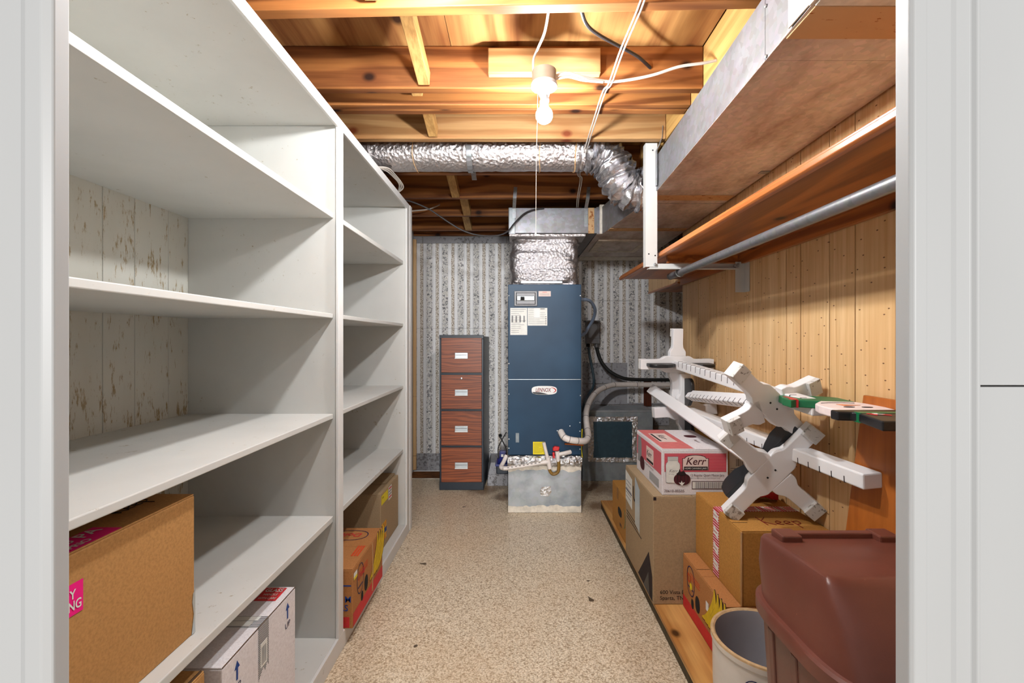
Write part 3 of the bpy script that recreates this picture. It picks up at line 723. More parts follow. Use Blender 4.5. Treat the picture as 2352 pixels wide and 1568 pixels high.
# insulated plenum above, wrapped in foil
PX0, PX1 = fx(1174), fx(1328)
mb = MB(); nz, na = 34, 64; cx, cy = (PX0+PX1)/2, FY+.26
for j in range(nz+1):
    z = fz(653)+(2.004-fz(653))*j/nz
    for k in range(na):
        t = 2*math.pi*k/na; c, s = math.cos(t), math.sin(t)
        bul = 1+.035*math.sin(math.pi*j/nz)
        q = Vector((cx+(PX1-PX0)/2*bul*math.copysign(abs(c)**.26, c), cy+.25*bul*math.copysign(abs(s)**.26, s), z))
        d = Vector((c, s, 0)); f1 = noise.fractal(Vector((q.x*7, q.y*7, q.z*17)), .6, 2, 5)
        edge = 1.6 if (j < 5 or j > nz-7) else .8
        mb.v.append(q+d*f1*.013*edge+Vector((0,0,noise.noise(q*20)*.004)))
mb.f = [(j*na+k, j*na+(k+1) % na, (j+1)*na+(k+1) % na, (j+1)*na+k) for j in range(nz) for k in range(na)]
mb.build('foil_plenum', M['foil'], FN, smooth=True, label='foil-wrapped insulated plenum')
B('plenum_flange', M['alu'], FN, fx(1196), fx(1292), FY-.006, FY+.02, fz(651), fz(645), bevel=.004)

# horizontal plenum duct over the furnace
TD = thing('plenum_duct', (.25, 3.4, 2.0), 'galvanised box duct crosswise above the foil-wrapped furnace plenum', 'duct')
PY = 3.222
def gx_(p): return (p-VX)/F*PY
def gz_(p): return CH-(p-VY)/F*PY
B('duct_box', M['galv'], TD, gx_(1172), gx_(1377), PY, 4.05, 2.004, gz_(477), bevel=.003)
B('end_flange', M['galv_blue'], TD, gx_(1168), gx_(1184), PY-.004, PY+.02, gz_(538), gz_(476), bevel=.006)
B('mastic_joint', M['mastic_rust'], TD, gx_(1351), gx_(1365), PY-.003, PY+.01, gz_(536), gz_(477), bevel=.002)
B('mastic_joint', M['mastic'], TD, gx_(1377), gx_(1388), PY-.008, PY+.03, gz_(537), gz_(470), bevel=.004)
B('lower_flange', M['foil_fine'], TD, gx_(1170), gx_(1345), PY-.006, PY+.2, gz_(543), gz_(537), bevel=.003)
for (a, b) in (((1185,430),(1181,500)), ((1352,430),(1346,520))):
    p0 = P(*a, 3.16); p1 = P(b[0], 478, PY-.006); p2 = P(*b, PY-.006); mb = MB()
    p0 = Vector((p1.x+.01, 3.158, 2.308)); pm = Vector((p1.x+.004, 3.160, 2.232))
    for q0, q1 in ((p0, pm), (pm, p1), (p1, p2)):
        d = q1-q0; mb.obox((q0+q1)/2, (d, (1,0,0), d.cross(Vector((1,0,0)))), (d.length/2+.002, .012, .0012))
    mb.build('hanger_strap', M['strap'], TD)

# return-air box right of the furnace
RB = thing('return_air_box', (.9, 4.18, 0), 'low teal sheet-metal return-air box with foil-taped filter door beside furnace', 'air box')
RY = 4.025
def rx(p): return (p-VX)/F*RY
def rz(p): return CH-(p-VY)/F*RY
B('box_body', M['galv_teal'], RB, rx(1338), rx(1500), RY, BACK-.03, 0, rz(946), bevel=.004)
B('box_top', M['galv_blue'], RB, rx(1338)-.002, rx(1500)+.002, RY-.004, BACK-.03, rz(946), rz(942), bevel=.001)
dd = B('filter_door', M['slate'], RB, rx(1362), rx(1452), RY-.008, RY-.0005, rz(1052), rz(968), bevel=.003)
for (a, b, c, d) in ((1350,1464,956,967),(1352,1462,1050,1060),(1350,1363,958,1060),(1451,1463,958,1060)):
    mb = MB(); n = 24
    vert = (d-c) > (b-a)
    for i in range(n+1):
        for j in range(4):
            u, v = (j/3, i/n) if vert else (i/n, j/3)
            q = Vector((rx(a+(b-a)*u), RY-.010, rz(c+(d-c)*v)))
            mb.v.append(q+Vector((noise.noise(q*30)*.006, noise.noise(q*45)*.005, noise.noise(q*30+Vector((5,5,5)))*.006)))
    mb.f = [(i*4+j, i*4+j+1, (i+1)*4+j+1, (i+1)*4+j) for i in range(n) for j in range(3)]
    mb.build('foil_tape', M['foil_tape'], RB, smooth=True)
B('wood_post', M['dark_wood'], wb, .0+(1480-VX)/F*4.3, (1497-VX)/F*4.3, 4.314, BACK-.015, .62, .86)

# ------------------------------------------------------------------ right-hand wall shelf, bracket, hanging rail
S = thing('wall_shelf', (.95, 1.9, 1.668), 'long varnished brown wooden closet shelf on the panelled right wall', 'shelf')
def shelf_mb(y0, y1, x0, z0, z1): return MB().hexa([(x0,y0,z0),(WX(y0)-.004,y0,z0),(WX(y1)-.004,y1,z0),(x0,y1,z0),(x0,y0,z1),(WX(y0)-.004,y0,z1),(WX(y1)-.004,y1,z1),(x0,y1,z1)])
shelf_mb(.50, 3.20, .738, 1.676, 1.694).build('shelf_board', M['shelfwood'], S)
MB().prism([(.716,1.672),(.722,1.667),(.738,1.667),(.738,1.699),(.727,1.699),(.724,1.6965),(.724,1.690),(.716,1.687)], (0,.50,0), (1,0,0), (0,0,1), (0,2.70,0)).build('nosing', M['nosing'], S, bevel=.002)
MB().hexa([(WX(.5)-.022,.5,1.632),(WX(.5)-.003,.5,1.632),(WX(3.2)-.003,3.2,1.632),(WX(3.2)-.022,3.2,1.632),
           (WX(.5)-.022,.5,1.676),(WX(.5)-.003,.5,1.676),(WX(3.2)-.003,3.2,1.676),(WX(3.2)-.022,3.2,1.676)]).build('cleat', M['shelfwood'], S)
B('cross_cleat', M['shelfwood'], S, .76, 1.115, 2.30, 2.32, 1.640, 1.676)

A = thing('angle_iron_bracket', (.9, 2.28, 1.49), 'white angle-iron hanger holding the closet shelf from the ceiling joist', 'bracket')
yb = 2.284
mb = MB(); mb.box(.6436, .7025, yb-.002, yb+.001, 1.616, HJ-.002); mb.box(.6436, .6466, yb, yb+.04, 1.616, HJ-.002); mb.build('hanger_post', M['angle'], A)
mb = MB(); mb.box(.665, 1.108, yb+.002, yb+.005, 1.606, 1.632); mb.box(.652, 1.108, yb-.022, yb+.003, 1.602, 1.606); mb.build('arm', M['angle'], A)
mb = MB(); mb.box(WX(yb)-.006, WX(yb)-.003, yb-.05, yb-.001, 1.488, 1.640); mb.box(1.094, WX(yb)-.006, yb-.004, yb-.001, 1.488, 1.640); mb.build('wall_leg', M['angle'], A)
for (x, z) in ((.690,1.628),(1.09,1.62),(1.105,1.625)):
    MB().lathe((x, yb-.003, z), [(0,-.009),(.006,-.008),(.008,0)], 8, 'y').build('bolt', M['screw'], A, smooth=True)
for (x, z) in ((.692,1.672),(.66,1.68),(1.105,1.52),(1.105,1.50),(.68,2.2)):
    MB().lathe((x, yb-.0022, z), [(0,-.0006),(.004,-.0003),(.004,0)], 8, 'y').build('bolt_hole', M['hole'], A)
R_ = thing('closet_rail', (.8225, 1.5, 1.572), 'galvanised pipe clothes rail hung under the closet shelf', 'rail')
MB().tube([(.8225, .50, 1.591), (.8225, 2.432, 1.590)], .0175, 20).build('pipe', M['pipe'], R_, smooth=True)
MB().tube([(.8225, 2.425, 1.590), (.8225, 2.445, 1.590)], .0185, 20).build('pipe_cap', M['grey_box'], R_)
hk = [Vector((.8225+.0205*math.cos(a), 2.30, 1.590+.0205*math.sin(a))) for a in [math.pi*.75+i*math.pi*1.15/14 for i in range(15)]]
MB().tube([Vector((.808, 2.30, 1.632))]+hk, .003, 8).build('hook', M['strap'], R_, smooth=True)

# shelf inside the recess
RS = thing('recess_shelf', (1.5, 3.6, 1.66), 'pale-fronted wooden shelf inside the dark recess beyond the panelling', 'shelf')
B('fascia', M['panel'], RS, 1.145, 1.163, 3.235, 3.97, 1.662, 1.80, bevel=.002)
B('shelf_board', M['shelfwood'], RS, 1.163, 1.99, 3.235, 4.0, 1.668, 1.686)
B('edge_strip', M['nosing'], RS, 1.140, 1.163, 3.235, 3.97, 1.650, 1.662, bevel=.002)
# ------------------------------------------------------------------ filing cabinet
CY = 3.786
def cx_(p): return (p-VX)/F*CY
def cz_(p): return CH-(p-VY)/F*CY
FC = thing('filing_cabinet', (cx_(1060), 4.0, 0), 'narrow black four-drawer filing cabinet with red-brown woodgrain drawer fronts', 'filing cabinet')
def skewbox(x0, x1, y0, y1, z0, z1, k=.035):   # the cabinet stands turned slightly to the right
    return MB().hexa([(x0,y0,z0),(x1,y0,z0),(x1+k*(y1-y0),y1,z0),(x0+k*(y1-y0),y1,z0),(x0,y0,z1),(x1,y0,z1),(x1+k*(y1-y0),y1,z1),(x0+k*(y1-y0),y1,z1)])
skewbox(cx_(1009), cx_(1111), CY+.012, CY+.46, 0, cz_(772)).build('carcass', M['cabinet'], FC, bevel=.004)
skewbox(cx_(1009), cx_(1111), CY-.004, CY+.0125, cz_(778), cz_(769)).build('top_lip', M['cabinet'], FC, bevel=.003)
skewbox(cx_(1009), cx_(1111), CY-.002, CY+.0125, 0, cz_(1107)).build('plinth', M['cabinet'], FC, bevel=.003)
for i, (a, b) in enumerate(((776,855),(861,938.5),(944,1022),(1027.5,1106))):
    d_ = B('drawer', M['drawer'], FC, cx_(1014), cx_(1106.5), CY-.010, CY+.011, cz_(b), cz_(a), bevel=.002)
    zc = (a+b)/2+1
    h = B('pull_handle', M['alu'], d_, cx_(1045.5), cx_(1075), CY-.020, CY-.009, cz_(zc+7), cz_(zc-7), bevel=.002)
    B('handle_groove', M['grey_box'], h, cx_(1047), cx_(1073.5), CY-.0212, CY-.0195, cz_(zc-1.2), cz_(zc-2.2))
    B('handle_lip', M['porcelain'], h, cx_(1045.5), cx_(1075), CY-.026, CY-.019, cz_(zc+7), cz_(zc+5), bevel=.001)
    if i == 1: MB().lathe((cx_(1060), CY-.010, cz_(868.5)), [(0,-.007),(.007,-.006),(.009,0)], 16, 'y').build('lock', M['screw'], d_, smooth=True)

# ------------------------------------------------------------------ pipes, lines and boxes around the furnace
DP = thing('condensate_drain_pipe', (0, 3.25, .2), 'white condensate pipe with brown trap in front of the furnace base', 'pipe')
q = lambda a, b, y=3.245: P(a, b, y)
MB().tube([q(1151,1074,3.30), q(1158,1076), q(1200,1070), q(1247,1062)], .0135, 14).build('sloping_pipe', M['pvc'], DP, smooth=True)
MB().tube(smoothpath([q(1163,1046,3.36), q(1157,1060,3.33), q(1151,1073,3.28), q(1165,1075.5,3.245)], 5), .015, 14).build('elbow', M['pvc'], DP, smooth=True)
MB().tube([q(1249,1016), q(1257,1049)], .0125, 14).build('vent_stub', M['pvc'], DP, smooth=True)
MB().tube([q(1258,1049), q(1263,1076)], .0165, 14).build('tee_fitting', M['pvc'], DP, smooth=True)
MB().tube([q(1246,1061.5), q(1261,1060)], .0165, 14).build('tee_branch', M['pvc'], DP, smooth=True)
MB().tube(smoothpath([q(1261.5,1075), q(1264,1083), q(1270,1088.5), q(1278,1086.5), q(1283,1079), q(1283.5,1057)], 6), .0115, 14).build('trap_hose', M['brown_tube'], DP, smooth=True)
MB().tube([q(1280,1036), q(1282,1059)], [.017,.0135], 14).build('trap_outlet', M['pvc'], DP, smooth=True)
MB().tube([q(1283,1043), q(1298,1040), q(1309,1037.5,3.27)], .0135, 14).build('outlet_pipe', M['pvc'], DP, smooth=True)
MB().tube([q(1296,1041), q(1310,1037.5,3.275)], .0155, 14).build('coupling', M['pvc'], DP, smooth=True)
MB().prism([(-.024,-.016),(.018,-.012),(.024,.014),(-.012,.018),(-.026,.006)], q(1278,1031,3.238), (1,0,0), (0,0,1), (0,.03,0)).build('shutoff_cap', M['red'], DP, bevel=.005)
MB().prism([(-.006,-.03),(.008,-.034),(.006,.01),(-.01,.008)], q(1272,1042,3.236), (1,0,0), (0,0,1), (0,.018,0)).build('shutoff_tab', M['red'], DP, bevel=.003)
for k in range(9):
    a = q(1165+k*9, 1073.8-k*1.5, 3.2312)
    B('print_mark', M['pvc_text'], DP, a.x, a.x+.013, a.y-.0008, a.y+.002, a.z-.002, a.z+.002)
fp = MB().prism([(-.036,-.034),(.02,-.040),(.042,-.008),(.034,.036),(-.03,.028),(-.042,0)], P(1253.5,1127,3.2885), (1,0,0), (0,0,1), (0,-.0015,0)).build('foil_patch', M['foil_tape'], FN)

CP = thing('condensate_pump', (-.17, 3.62, .3), 'small dark blue condensate pump hanging left of the furnace', 'pump')
q3 = lambda a, b, y=3.60: P(a, b, y)
c = q3(1153,1072); MB().box(c.x-.045, c.x+.05, 3.57, 3.68, q3(0,1086).z, q3(0,1068).z).build('tank', M['cabinet'], CP, bevel=.008)
MB().box(c.x-.052, c.x+.05, 3.56, 3.69, q3(0,1068).z, q3(0,1063).z).build('tank_rim', M['blue_plastic'], CP, bevel=.004)
MB().lathe((c.x+.004, 3.625, q3(0,1063).z), [(.045,0),(.044,.03),(.03,.045),(0,.048)], 20).build('pump_cover', M['blue_plastic'], CP, smooth=True)
MB().box(c.x-.02, c.x+.035, 3.60, 3.65, q3(0,1050).z, q3(0,1036).z).build('motor_housing', M['blue_plastic'], CP, bevel=.006)
B('motor_label', M['paper'], CP, c.x-.006, c.x+.012, 3.598, 3.6015, q3(0,1049).z, q3(0,1043).z)
MB().tube(smoothpath([q3(1146,1055), q3(1144,1030), q3(1152,1012), q3(1163,992)], 6), .004, 8).build('power_cord', M['cable_dark'], CP, smooth=True)
MB().tube(smoothpath([q3(1148,1002), q3(1156,1016), q3(1163,1032), q3(1162,1050)], 6), .005, 8).build('discharge_hose', M['cable_dark'], CP, smooth=True)
MB().tube([P(1149,999,4.31), P(1149,1001,4.30)], .016, 14).build('wall_plug', M['blackrub'], CP)

EB = thing('disconnect_box', (.68, 4.24, 1.2), 'grey electrical disconnect box on the wallpaper right of the furnace', 'electrical box')
q4 = lambda a, b, y=4.25: P(a, b, y)
a, b_ = q4(1347,789), q4(1378,737)
B('enclosure', M['grey_box'], EB, a.x, b_.x, 4.25, BACK-.0145, a.z, b_.z, bevel=.004)
B('cover', M['grey_box'], EB, a.x+.012, b_.x-.006, 4.242, 4.2505, a.z+.05, b_.z-.02, bevel=.004)
B('top_flange', M['grey_box'], EB, a.x-.006, b_.x+.004, 4.244, BACK-.0145, b_.z-.008, b_.z+.006, bevel=.002)
MB().tube([(q4(1372,0).x,4.285,a.z-.035),(q4(1372,0).x,4.285,a.z+.002)], .022, 16).build('connector', M['grey_box'], EB)
MB().tube([(q4(1352,0).x,4.285,a.z-.03),(q4(1352,0).x,4.285,a.z+.002)], .018, 16).build('connector', M['blackrub'], EB)
CO = thing('flexible_conduit', (.55, 3.6, 1.2), 'grey-blue flexible conduit looping out of the furnace side', 'conduit')
MB().tube(smoothpath([Vector((.462,3.6,P(0,688,3.6).z)), P(1346,688,3.62), P(1358,694,3.68), P(1366,708,3.75), P(1366,722,3.82), P(1360,738,3.88), P(1350,754,3.9), P(1342,766,3.84), Vector((.462,3.80,P(0,780,3.8).z))], 6), .0135, 12).build('conduit', M['conduit'], CO, smooth=True)
MB().tube([Vector((.464,3.6,P(0,688,3.6).z)), Vector((.474,3.6,P(0,688,3.6).z))], .02, 14).build('conduit_fitting', M['screw'], CO)
RL = thing('refrigerant_line', (.8, 4.15, .7), 'black foam-covered line bending from the disconnect box along the back wall', 'pipe')
MB().tube(smoothpath([P(1370,795,4.285), P(1374,812,4.27), P(1383,833,4.25), P(1400,852,4.22), P(1425,866,4.2), P(1450,871,4.2), P(1500,872,4.2), P(1570,872,4.2), P(1640,872,4.2)], 6), .0165, 12).build('foam_sleeve', M['blackrub'], RL, smooth=True)
R2 = thing('conduit_line', (.66, 4.2, .7), 'thin dark line dropping from the disconnect box behind the furnace', 'pipe')
MB().tube(smoothpath([P(1352,794,4.285), P(1354,815,4.27), P(1361,850,4.25), P(1364,875,4.22), P(1361,892,4.18), P(1348,910,4.1), P(1341,928,3.95), P(1339,945,3.9)], 6), .0115, 10).build('conduit', M['slate'], R2, smooth=True)
WL = thing('drain_line', (.75, 3.9, .4), 'fat white insulated pipe curving from back wall into the furnace front', 'pipe')
pp = smoothpath([P(1600,884,4.17), P(1530,883.5,4.17), P(1480,883.5,4.17), P(1430,883,4.15), P(1402,885,4.1), P(1375,897,3.98), P(1357,917,3.8), P(1347,942,3.6), P(1346,962,3.5), P(1349,985,3.42), P(1351,1002,3.33), P(1344,1012,3.27), P(1326,1012,3.235), P(1308,1009,3.225), P(1296,1004,3.235), P(1290,995,3.268), P(1288,991,3.285)], 6)
MB().tube(pp, .0235, 16).build('insulation', M['pvc'], WL, smooth=True)
for i in (14, 22, 27, 33, 40, 47, 55, 62, 72, 78, 84):
    d = (pp[i+1]-pp[i-1]).normalized()
    MB().tube([pp[i]-d*.002, pp[i]+d*.002], .0243, 16).build('tie_wrap', M['pvc_text'], WL)
MB().tube([P(1297,1019,3.26), P(1340,1022,3.27)], .006, 8).build('copper_pipe', plain('copper', srgb(196,108,54), .3, .8), WL)
GW = thing('ground_wire', (.5, 3.3, .4), 'thin yellow-green wire hanging at the furnace right edge', 'wire')
MB().tube(smoothpath([P(1337,985,3.31), P(1336,1010,3.31), P(1335.5,1030,3.31), P(1337.5,1050,3.31)], 5), .003, 6).build('wire', M['yellow'], GW)

# ------------------------------------------------------------------ ceiling lamp, cables
def lamp_fixture(name, label, x, y, zb, watts, full=True):
    t = thing(name, (x, y, zb), label, 'light', 'bare bulb ceiling lamps')
    zd = zb+.098           # disc rim
    MB().lathe((x, y, zd), [(.044,.010),(.044,.062),(.0,.062)], 32).build('junction_box', M['boxgrey'], t, smooth=True)
    MB().lathe((x, y, zd), [(.0,-.024),(.019,-.024),(.021,-.018),(.024,-.006),(.040,-.001),(.047,.003),(.049,.010),(.047,.016),(.0,.016)], 40).build('lampholder', M['lampholder'], t, smooth=True)
    MB().lathe((x, y, zd-.024), [(.0,-.042),(.014,-.042),(.015,-.03),(.0165,-.028),(.0165,-.022),(.015,-.02),(.0155,-.004),(.018,-.003),(.018,.001),(.0,.001)], 24).build('socket_adapter', M['alu'], t, smooth=True)
    MB().lathe((x+.012, y-.012, zd-.048), [(.0,-.006),(.008,-.005),(.009,.004),(.0,.006)], 12, 'x').build('adapter_switch', M['grey_box'], t, smooth=True)
    r = .0305
    prof = [(.0,-r)]+[(r*math.sin(a), -r*math.cos(a)) for a in [i*math.pi*.80/16 for i in range(1, 17)]]+[(.0145,.034),(.0135,.042),(.0,.042)]
    bo = MB().lathe((x, y, zb+.0), prof, 32).build('bulb', m_bulb(name+'_glow', watts/(4*math.pi**2*r*r)), t, smooth=True)
    for s in (-1, 1): MB().lathe((x+s*.03, y-.022*s, zd-.001), [(0,-.003),(.004,-.003),(.005,.004)], 10).build('screw', M['screw'], t)
    MB().tube([(x-.024, y-.030, zd-.006), (x-.025, y-.031, zd-.05)], .0016, 6).build('pull_chain', M['strap'], t)
    if full:
        MB().tube([(x-.025, y-.031, zd-.05), (x-.030, y-.033, zd-.28), (x-.032, y-.035, 1.632)], .0010, 5).build('pull_cord', M['cable'], t)
        MB().lathe((x-.032, y-.035, 1.618), [(0,0),(.003,.001),(.003,.013),(0,.016)], 8).build('cord_knob', M['porcelain'], t)
    return t
lamp_fixture('ceiling_lamp', 'bare glowing bulb in white porcelain lampholder hung below the ceiling joists', .098, 1.655, 2.066, BULB_W)
lamp_fixture('ceiling_lamp', 'second bare bulb in lampholder near the doorway, above the picture', -.20, 1.12, 2.17, BULB2_W, False)
def cable(name, label, pts, r, mat='cable', k=6):
    t = thing(name, Vector(pts[len(pts)//2]), label, 'cable')
    MB().tube(smoothpath(pts, k), r, 8).build('sheath', M[mat], t, smooth=True); return t
h_ = HJ-.006
def Pz(px, py, z):
    Y = (z-CH)*F/(VY-py); return Vector(((px-VX)/F*Y, Y, z))
tw = thing('twin_cable', (.4, 1.9, h_), 'pair of thin white cables strung loosely under the joists', 'cable')
for o_ in (0, .011):
    pts = [Pz(1490-12, -60, h_), Pz(1472, 0, h_), Pz(1425, 115, h_-.004), Pz(1398, 192, h_), Pz(1384, 212, h_), Pz(1362, 280, h_-.004), Pz(1345, 336, h_)]
    pts = [p+Vector((o_, 0, 0)) for p in pts]
    pts += [Vector((.36+o_, 2.69, h_)), Vector((.385+o_, 2.78, h_)), Vector((.41+o_, 3.1, h_-.01)), Vector((.425+o_, 3.26, 2.2))]
    MB().tube(smoothpath(pts, 5), .0032, 8).build('strand', M['cable'], tw, smooth=True)
cable('lamp_cable', 'white cable dropping from the joist to the lampholder box', [Vector((.10,1.383,2.285)), P(1252,70,1.50), P(1236,110,1.58), P(1225,140,1.63), Vector((.062,1.655,2.20))], .0045)
cable('lamp_feed_cable', 'flat white cable running from the lampholder right to the girder', [Vector((.135,1.675,2.216)), P(1300,167,1.70), P(1345,178,1.72), P(1395,187,1.735), P(1440,184,1.735), P(1500,172,1.72), P(1560,153,1.70), P(1615,145,1.68), Vector((.732,1.672,2.276))], .0055)
cable('lamp_branch_cable', 'short white cable joining beneath the lamp feed cable', [Vector((.135,1.665,2.203)), P(1305,176,1.69), P(1340,184,1.71), P(1385,188,1.73)], .005)
cable('black_cable', 'black cable slanting across the joist bay behind the lamp', [Vector((.19,1.384,2.275)), P(1345,52,1.46), P(1372,78,1.55), P(1420,105,1.65), P(1465,130,1.73), P(1494,156,1.787)], .006, 'cable_dark')
cable('sagging_black_cable', 'thin black cable sagging across the ceiling to the plenum duct', [P(920,460,2.95), P(942,462,3.0), P(985,480,3.05), P(1030,510,3.08), P(1065,530,3.1), P(1100,540,3.12), P(1140,541,3.14), P(1165,532,3.15), P(1182,512,3.17), P(1205,490,3.19), P(1228,481,3.205), P(1250,478,3.21)], .0055, 'cable_dark')
cable('stub_cable', 'short white cable poking from the second last joist bay', [P(900,488,3.4), P(950,484,3.45), P(985,480,3.5), P(1010,470,3.6)], .005)
cb = thing('cable_bundle', (-.75, 2.62, 2.13), 'loose loop of white cables lying on top of the shelving', 'cable')
for k in range(3):
    MB().tube(smoothpath([Vector((-.80,2.25+.05*k,2.136)), Vector((-.71+.008*k,2.40,2.150+.004*k)), Vector((-.697+.007*k,2.55,2.165+.004*k)), Vector((-.69+.007*k,2.66+.02*k,2.158)), Vector((-.72,2.74,2.136))], 6), .004, 7).build('strand', M['cable'], cb, smooth=True)

# ------------------------------------------------------------------ cartons
def carton(name, label, x0, x1, y0, y1, z0, z1, mat, seam='y', cat='box', open_top=False, flap=.004, group=None):
    t = thing(name, ((x0+x1)/2, (y0+y1)/2, z0), label, cat, group)
    B('carton_body', M[mat], t, x0, x1, y0, y1, z0, z1-flap, bevel=.003)
    g = .0012
    if seam == 'y':
        xm = (x0+x1)/2
        B('top_flap', M[mat], t, x0+.001, xm-g, y0+.001, y1-.001, z1-flap, z1, bevel=.0015)
        B('top_flap', M[mat], t, xm+g, x1-.001, y0+.001, y1-.001, z1-flap, z1, bevel=.0015)
    else:
        ym = (y0+y1)/2
        B('top_flap', M[mat], t, x0+.001, x1-.001, y0+.001, ym-g, z1-flap, z1, bevel=.0015)
        B('top_flap', M[mat], t, x0+.001, x1-.001, ym+g, y1-.001, z1-flap, z1, bevel=.0015)
    return t
# faces: print on -X side (F='L'), +X side ('R'), -Y front ('F'), top ('T')
def face(t, side, x=None, y=None, z=None, off=.0006):
    """returns plane origin, u, v, n so that things can be laid on a carton face"""
    if side == 'R': return Vector((x+off, 0, 0)), Vector((0,1,0)), Vector((0,0,1)), Vector((1,0,0))
    if side == 'L': return Vector((x-off, 0, 0)), Vector((0,-1,0)), Vector((0,0,1)), Vector((-1,0,0))
    if side == 'F': return Vector((0, y-off, 0)), Vector((1,0,0)), Vector((0,0,1)), Vector((0,-1,0))
    if side == 'T': return Vector((0, 0, z+off)), Vector((1,0,0)), Vector((0,1,0)), Vector((0,0,1))
def sticker(name, mat, t, fr, poly, lift=.0):
    o, u, v, n = fr
    return MB().prism(poly, o+n*lift, u, v, n*.0004).build(name, M[mat], t)
def rect(a, b, c, d): return [(a, c), (b, c), (b, d), (a, d)]
def arrow(cx, z0, z1, w): return [(cx-w*.3, z0), (cx+w*.3, z0), (cx+w*.3, z0+(z1-z0)*.6), (cx+w, z0+(z1-z0)*.6), (cx, z1), (cx-w, z0+(z1-z0)*.6), (cx-w*.3, z0+(z1-z0)*.6)]
def txt(t, s, size, fr, a, b, mat, lift=.0005, name='lettering', **k):
    o, u, v, n = fr
    return text(name, s, size, o+u*a+v*b+n*lift, u, v, M[mat], t, **k)
def ring(t, fr, cx, cz, a, b, r, mat, name='printed_oval', n=28, e=2.4):
    o, u, v, nn = fr
    outer = ell(a, b, n, e); inner = ell(a-r, b-r, n, e); vs_ = [o+u*(cx+p[0])+v*(cz+p[1])+nn*.0006 for p in outer]+[o+u*(cx+p[0])+v*(cz+p[1])+nn*.0006 for p in inner]
    mb = MB(); mb.add(vs_, [(i, (i+1) % n, n+(i+1) % n, n+i) for i in range(n)])
    return mb.build(name, M[mat], t)
def crescent(cx, cz, R, a0, a1, w, n=14):
    A_ = [a0+(a1-a0)*i/n for i in range(n+1)]
    o_ = [(cx+R*math.cos(a), cz+R*math.sin(a)) for a in A_]
    i_ = [(cx+(R-w*math.sin(math.pi*(.06+.88*i/n)))*math.cos(a), cz+(R-w*math.sin(math.pi*(.06+.88*i/n)))*math.sin(a)) for i, a in enumerate(A_)]
    return o_+i_[::-1]
def hand(t, fr, a, b, size, mat, r=.0016):
    """handwritten 'Keep' in marker"""
    o, u, v, n = fr
    S_ = [[(0,1),(.12,0)],[(.45,1.0),(.06,.5),(.25,.28),(.55,.02)],[(.68,.22),(.95,.34),(.86,.5),(.7,.42),(.68,.15),(.95,.06)],[(1.12,.22),(1.4,.34),(1.3,.5),(1.13,.42),(1.12,.15),(1.4,.06)],[(1.55,.5),(1.62,-.35)],[(1.56,.42),(1.82,.5),(1.86,.22),(1.6,.08)]]
    for s in S_:
        pts = smoothpath([o+u*(a+p[0]*size)+v*(b+p[1]*size)+n*.0006 for p in s], 4)
        MB().tube(pts, r, 5).build('handwriting', M[mat], t)

# left shelving: big carton with magenta labels
t = carton('shipping_box', 'large brown cardboard box with magenta labels on the second lowest shelf', -1.22, -.768, .56, 1.083, .553, .884, 'card', 'y')
fr = face(t, 'R', x=-.768)
def ly(px): return .768*F/(VX-px)
s = sticker('magenta_label', 'magenta', t, fr, [(.66,.829),(.804,.829),(.804,.774),(.66,.774)])
txt(s, 'Y', .022, fr, .779, .803, 'paper', .0010, sx=.8, bold=.0004); txt(s, 'NG', .023, fr, .776, .783, 'paper', .0010, fit=.023, bold=.0004)
frt = face(t, 'T', z=.884); frt = (frt[0], Vector((0,1,0)), Vector((-1,0,0)), frt[3])
s = sticker('magenta_label', 'magenta', t, frt, [(.66,.770),(.886,.770),(.886,.826),(.66,.826)])
txt(s, 'PA', .034, frt, .836, .798, 'paper', .0010, bold=.0006); txt(s, 'PRIO', .020, frt, .790, .776, 'paper', .0010, bold=.0004); txt(s, 'BO', .022, frt, .795, .80, 'paper', .0010, bold=.0004)
hand(t, (Vector((0,0,.8846)), Vector((0,1,0)), Vector((-1,0,0)), Vector((0,0,1))), .955, .835, .045, 'ink', .0009)
MB().prism([(1.072,.555),(1.0835,.555),(1.0835,.655),(1.077,.65),(1.074,.63),(1.079,.60)], (-.7672,0,0), (0,1,0), (0,0,1), (.0005,0,0)).build('torn_tape', M['alu'], t)
MB().lathe((-.7678, .80, .585), [(0,-.0),(.012,.0003),(.0,.0006)], 14, 'x').build('dark_smudge', M['seam'], t)

# white GLASS box on the bottom shelf
t = carton('glassware_box', 'white cardboard box marked GLASS with blue up arrows on the bottom shelf', -1.10, -.730, 1.125, 1.497, .070, .438, 'card_white', 'x')
fr = face(t, 'R', x=-.730)
for yy in (1.185, 1.445):
    sticker('up_arrow', 'print_blue', t, fr, arrow(yy, .365, .415, .011)); txt(t, 'UP', .026, fr, yy-.016, .338, 'navy')
sticker('printed_tape', 'bar_z', t, fr, [(1.283,.437),(1.335,.437),(1.335,.300),(1.327,.318),(1.318,.296),(1.308,.312),(1.296,.30),(1.283,.286)])
sticker('shipping_sticker', 'paper', t, fr, rect(1.292,1.326,.315,.385), .0005)
for k in range(4): sticker('print_line', 'paper_grey', t, fr, rect(1.298+k*.006,1.301+k*.006,.322,.372), .001)
frt = (Vector((0,0,.4386)), Vector((0,1,0)), Vector((-1,0,0)), Vector((0,0,1)))
sticker('printed_tape', 'bar_y', t, frt, rect(1.283,1.335,.731,1.02))
sticker('shipping_sticker', 'paper', t, frt, rect(1.29,1.312,.76,.86), .0005); sticker('shipping_sticker', 'paper', t, frt, rect(1.315,1.333,.75,.88), .0005)
fg = (Vector((0,0,.4386)), Vector((1,0,0)), Vector((0,1,0)), Vector((0,0,1)))
s = sticker('red_label', 'print_red', t, fg, rect(-.820,-.752,1.414,1.488))
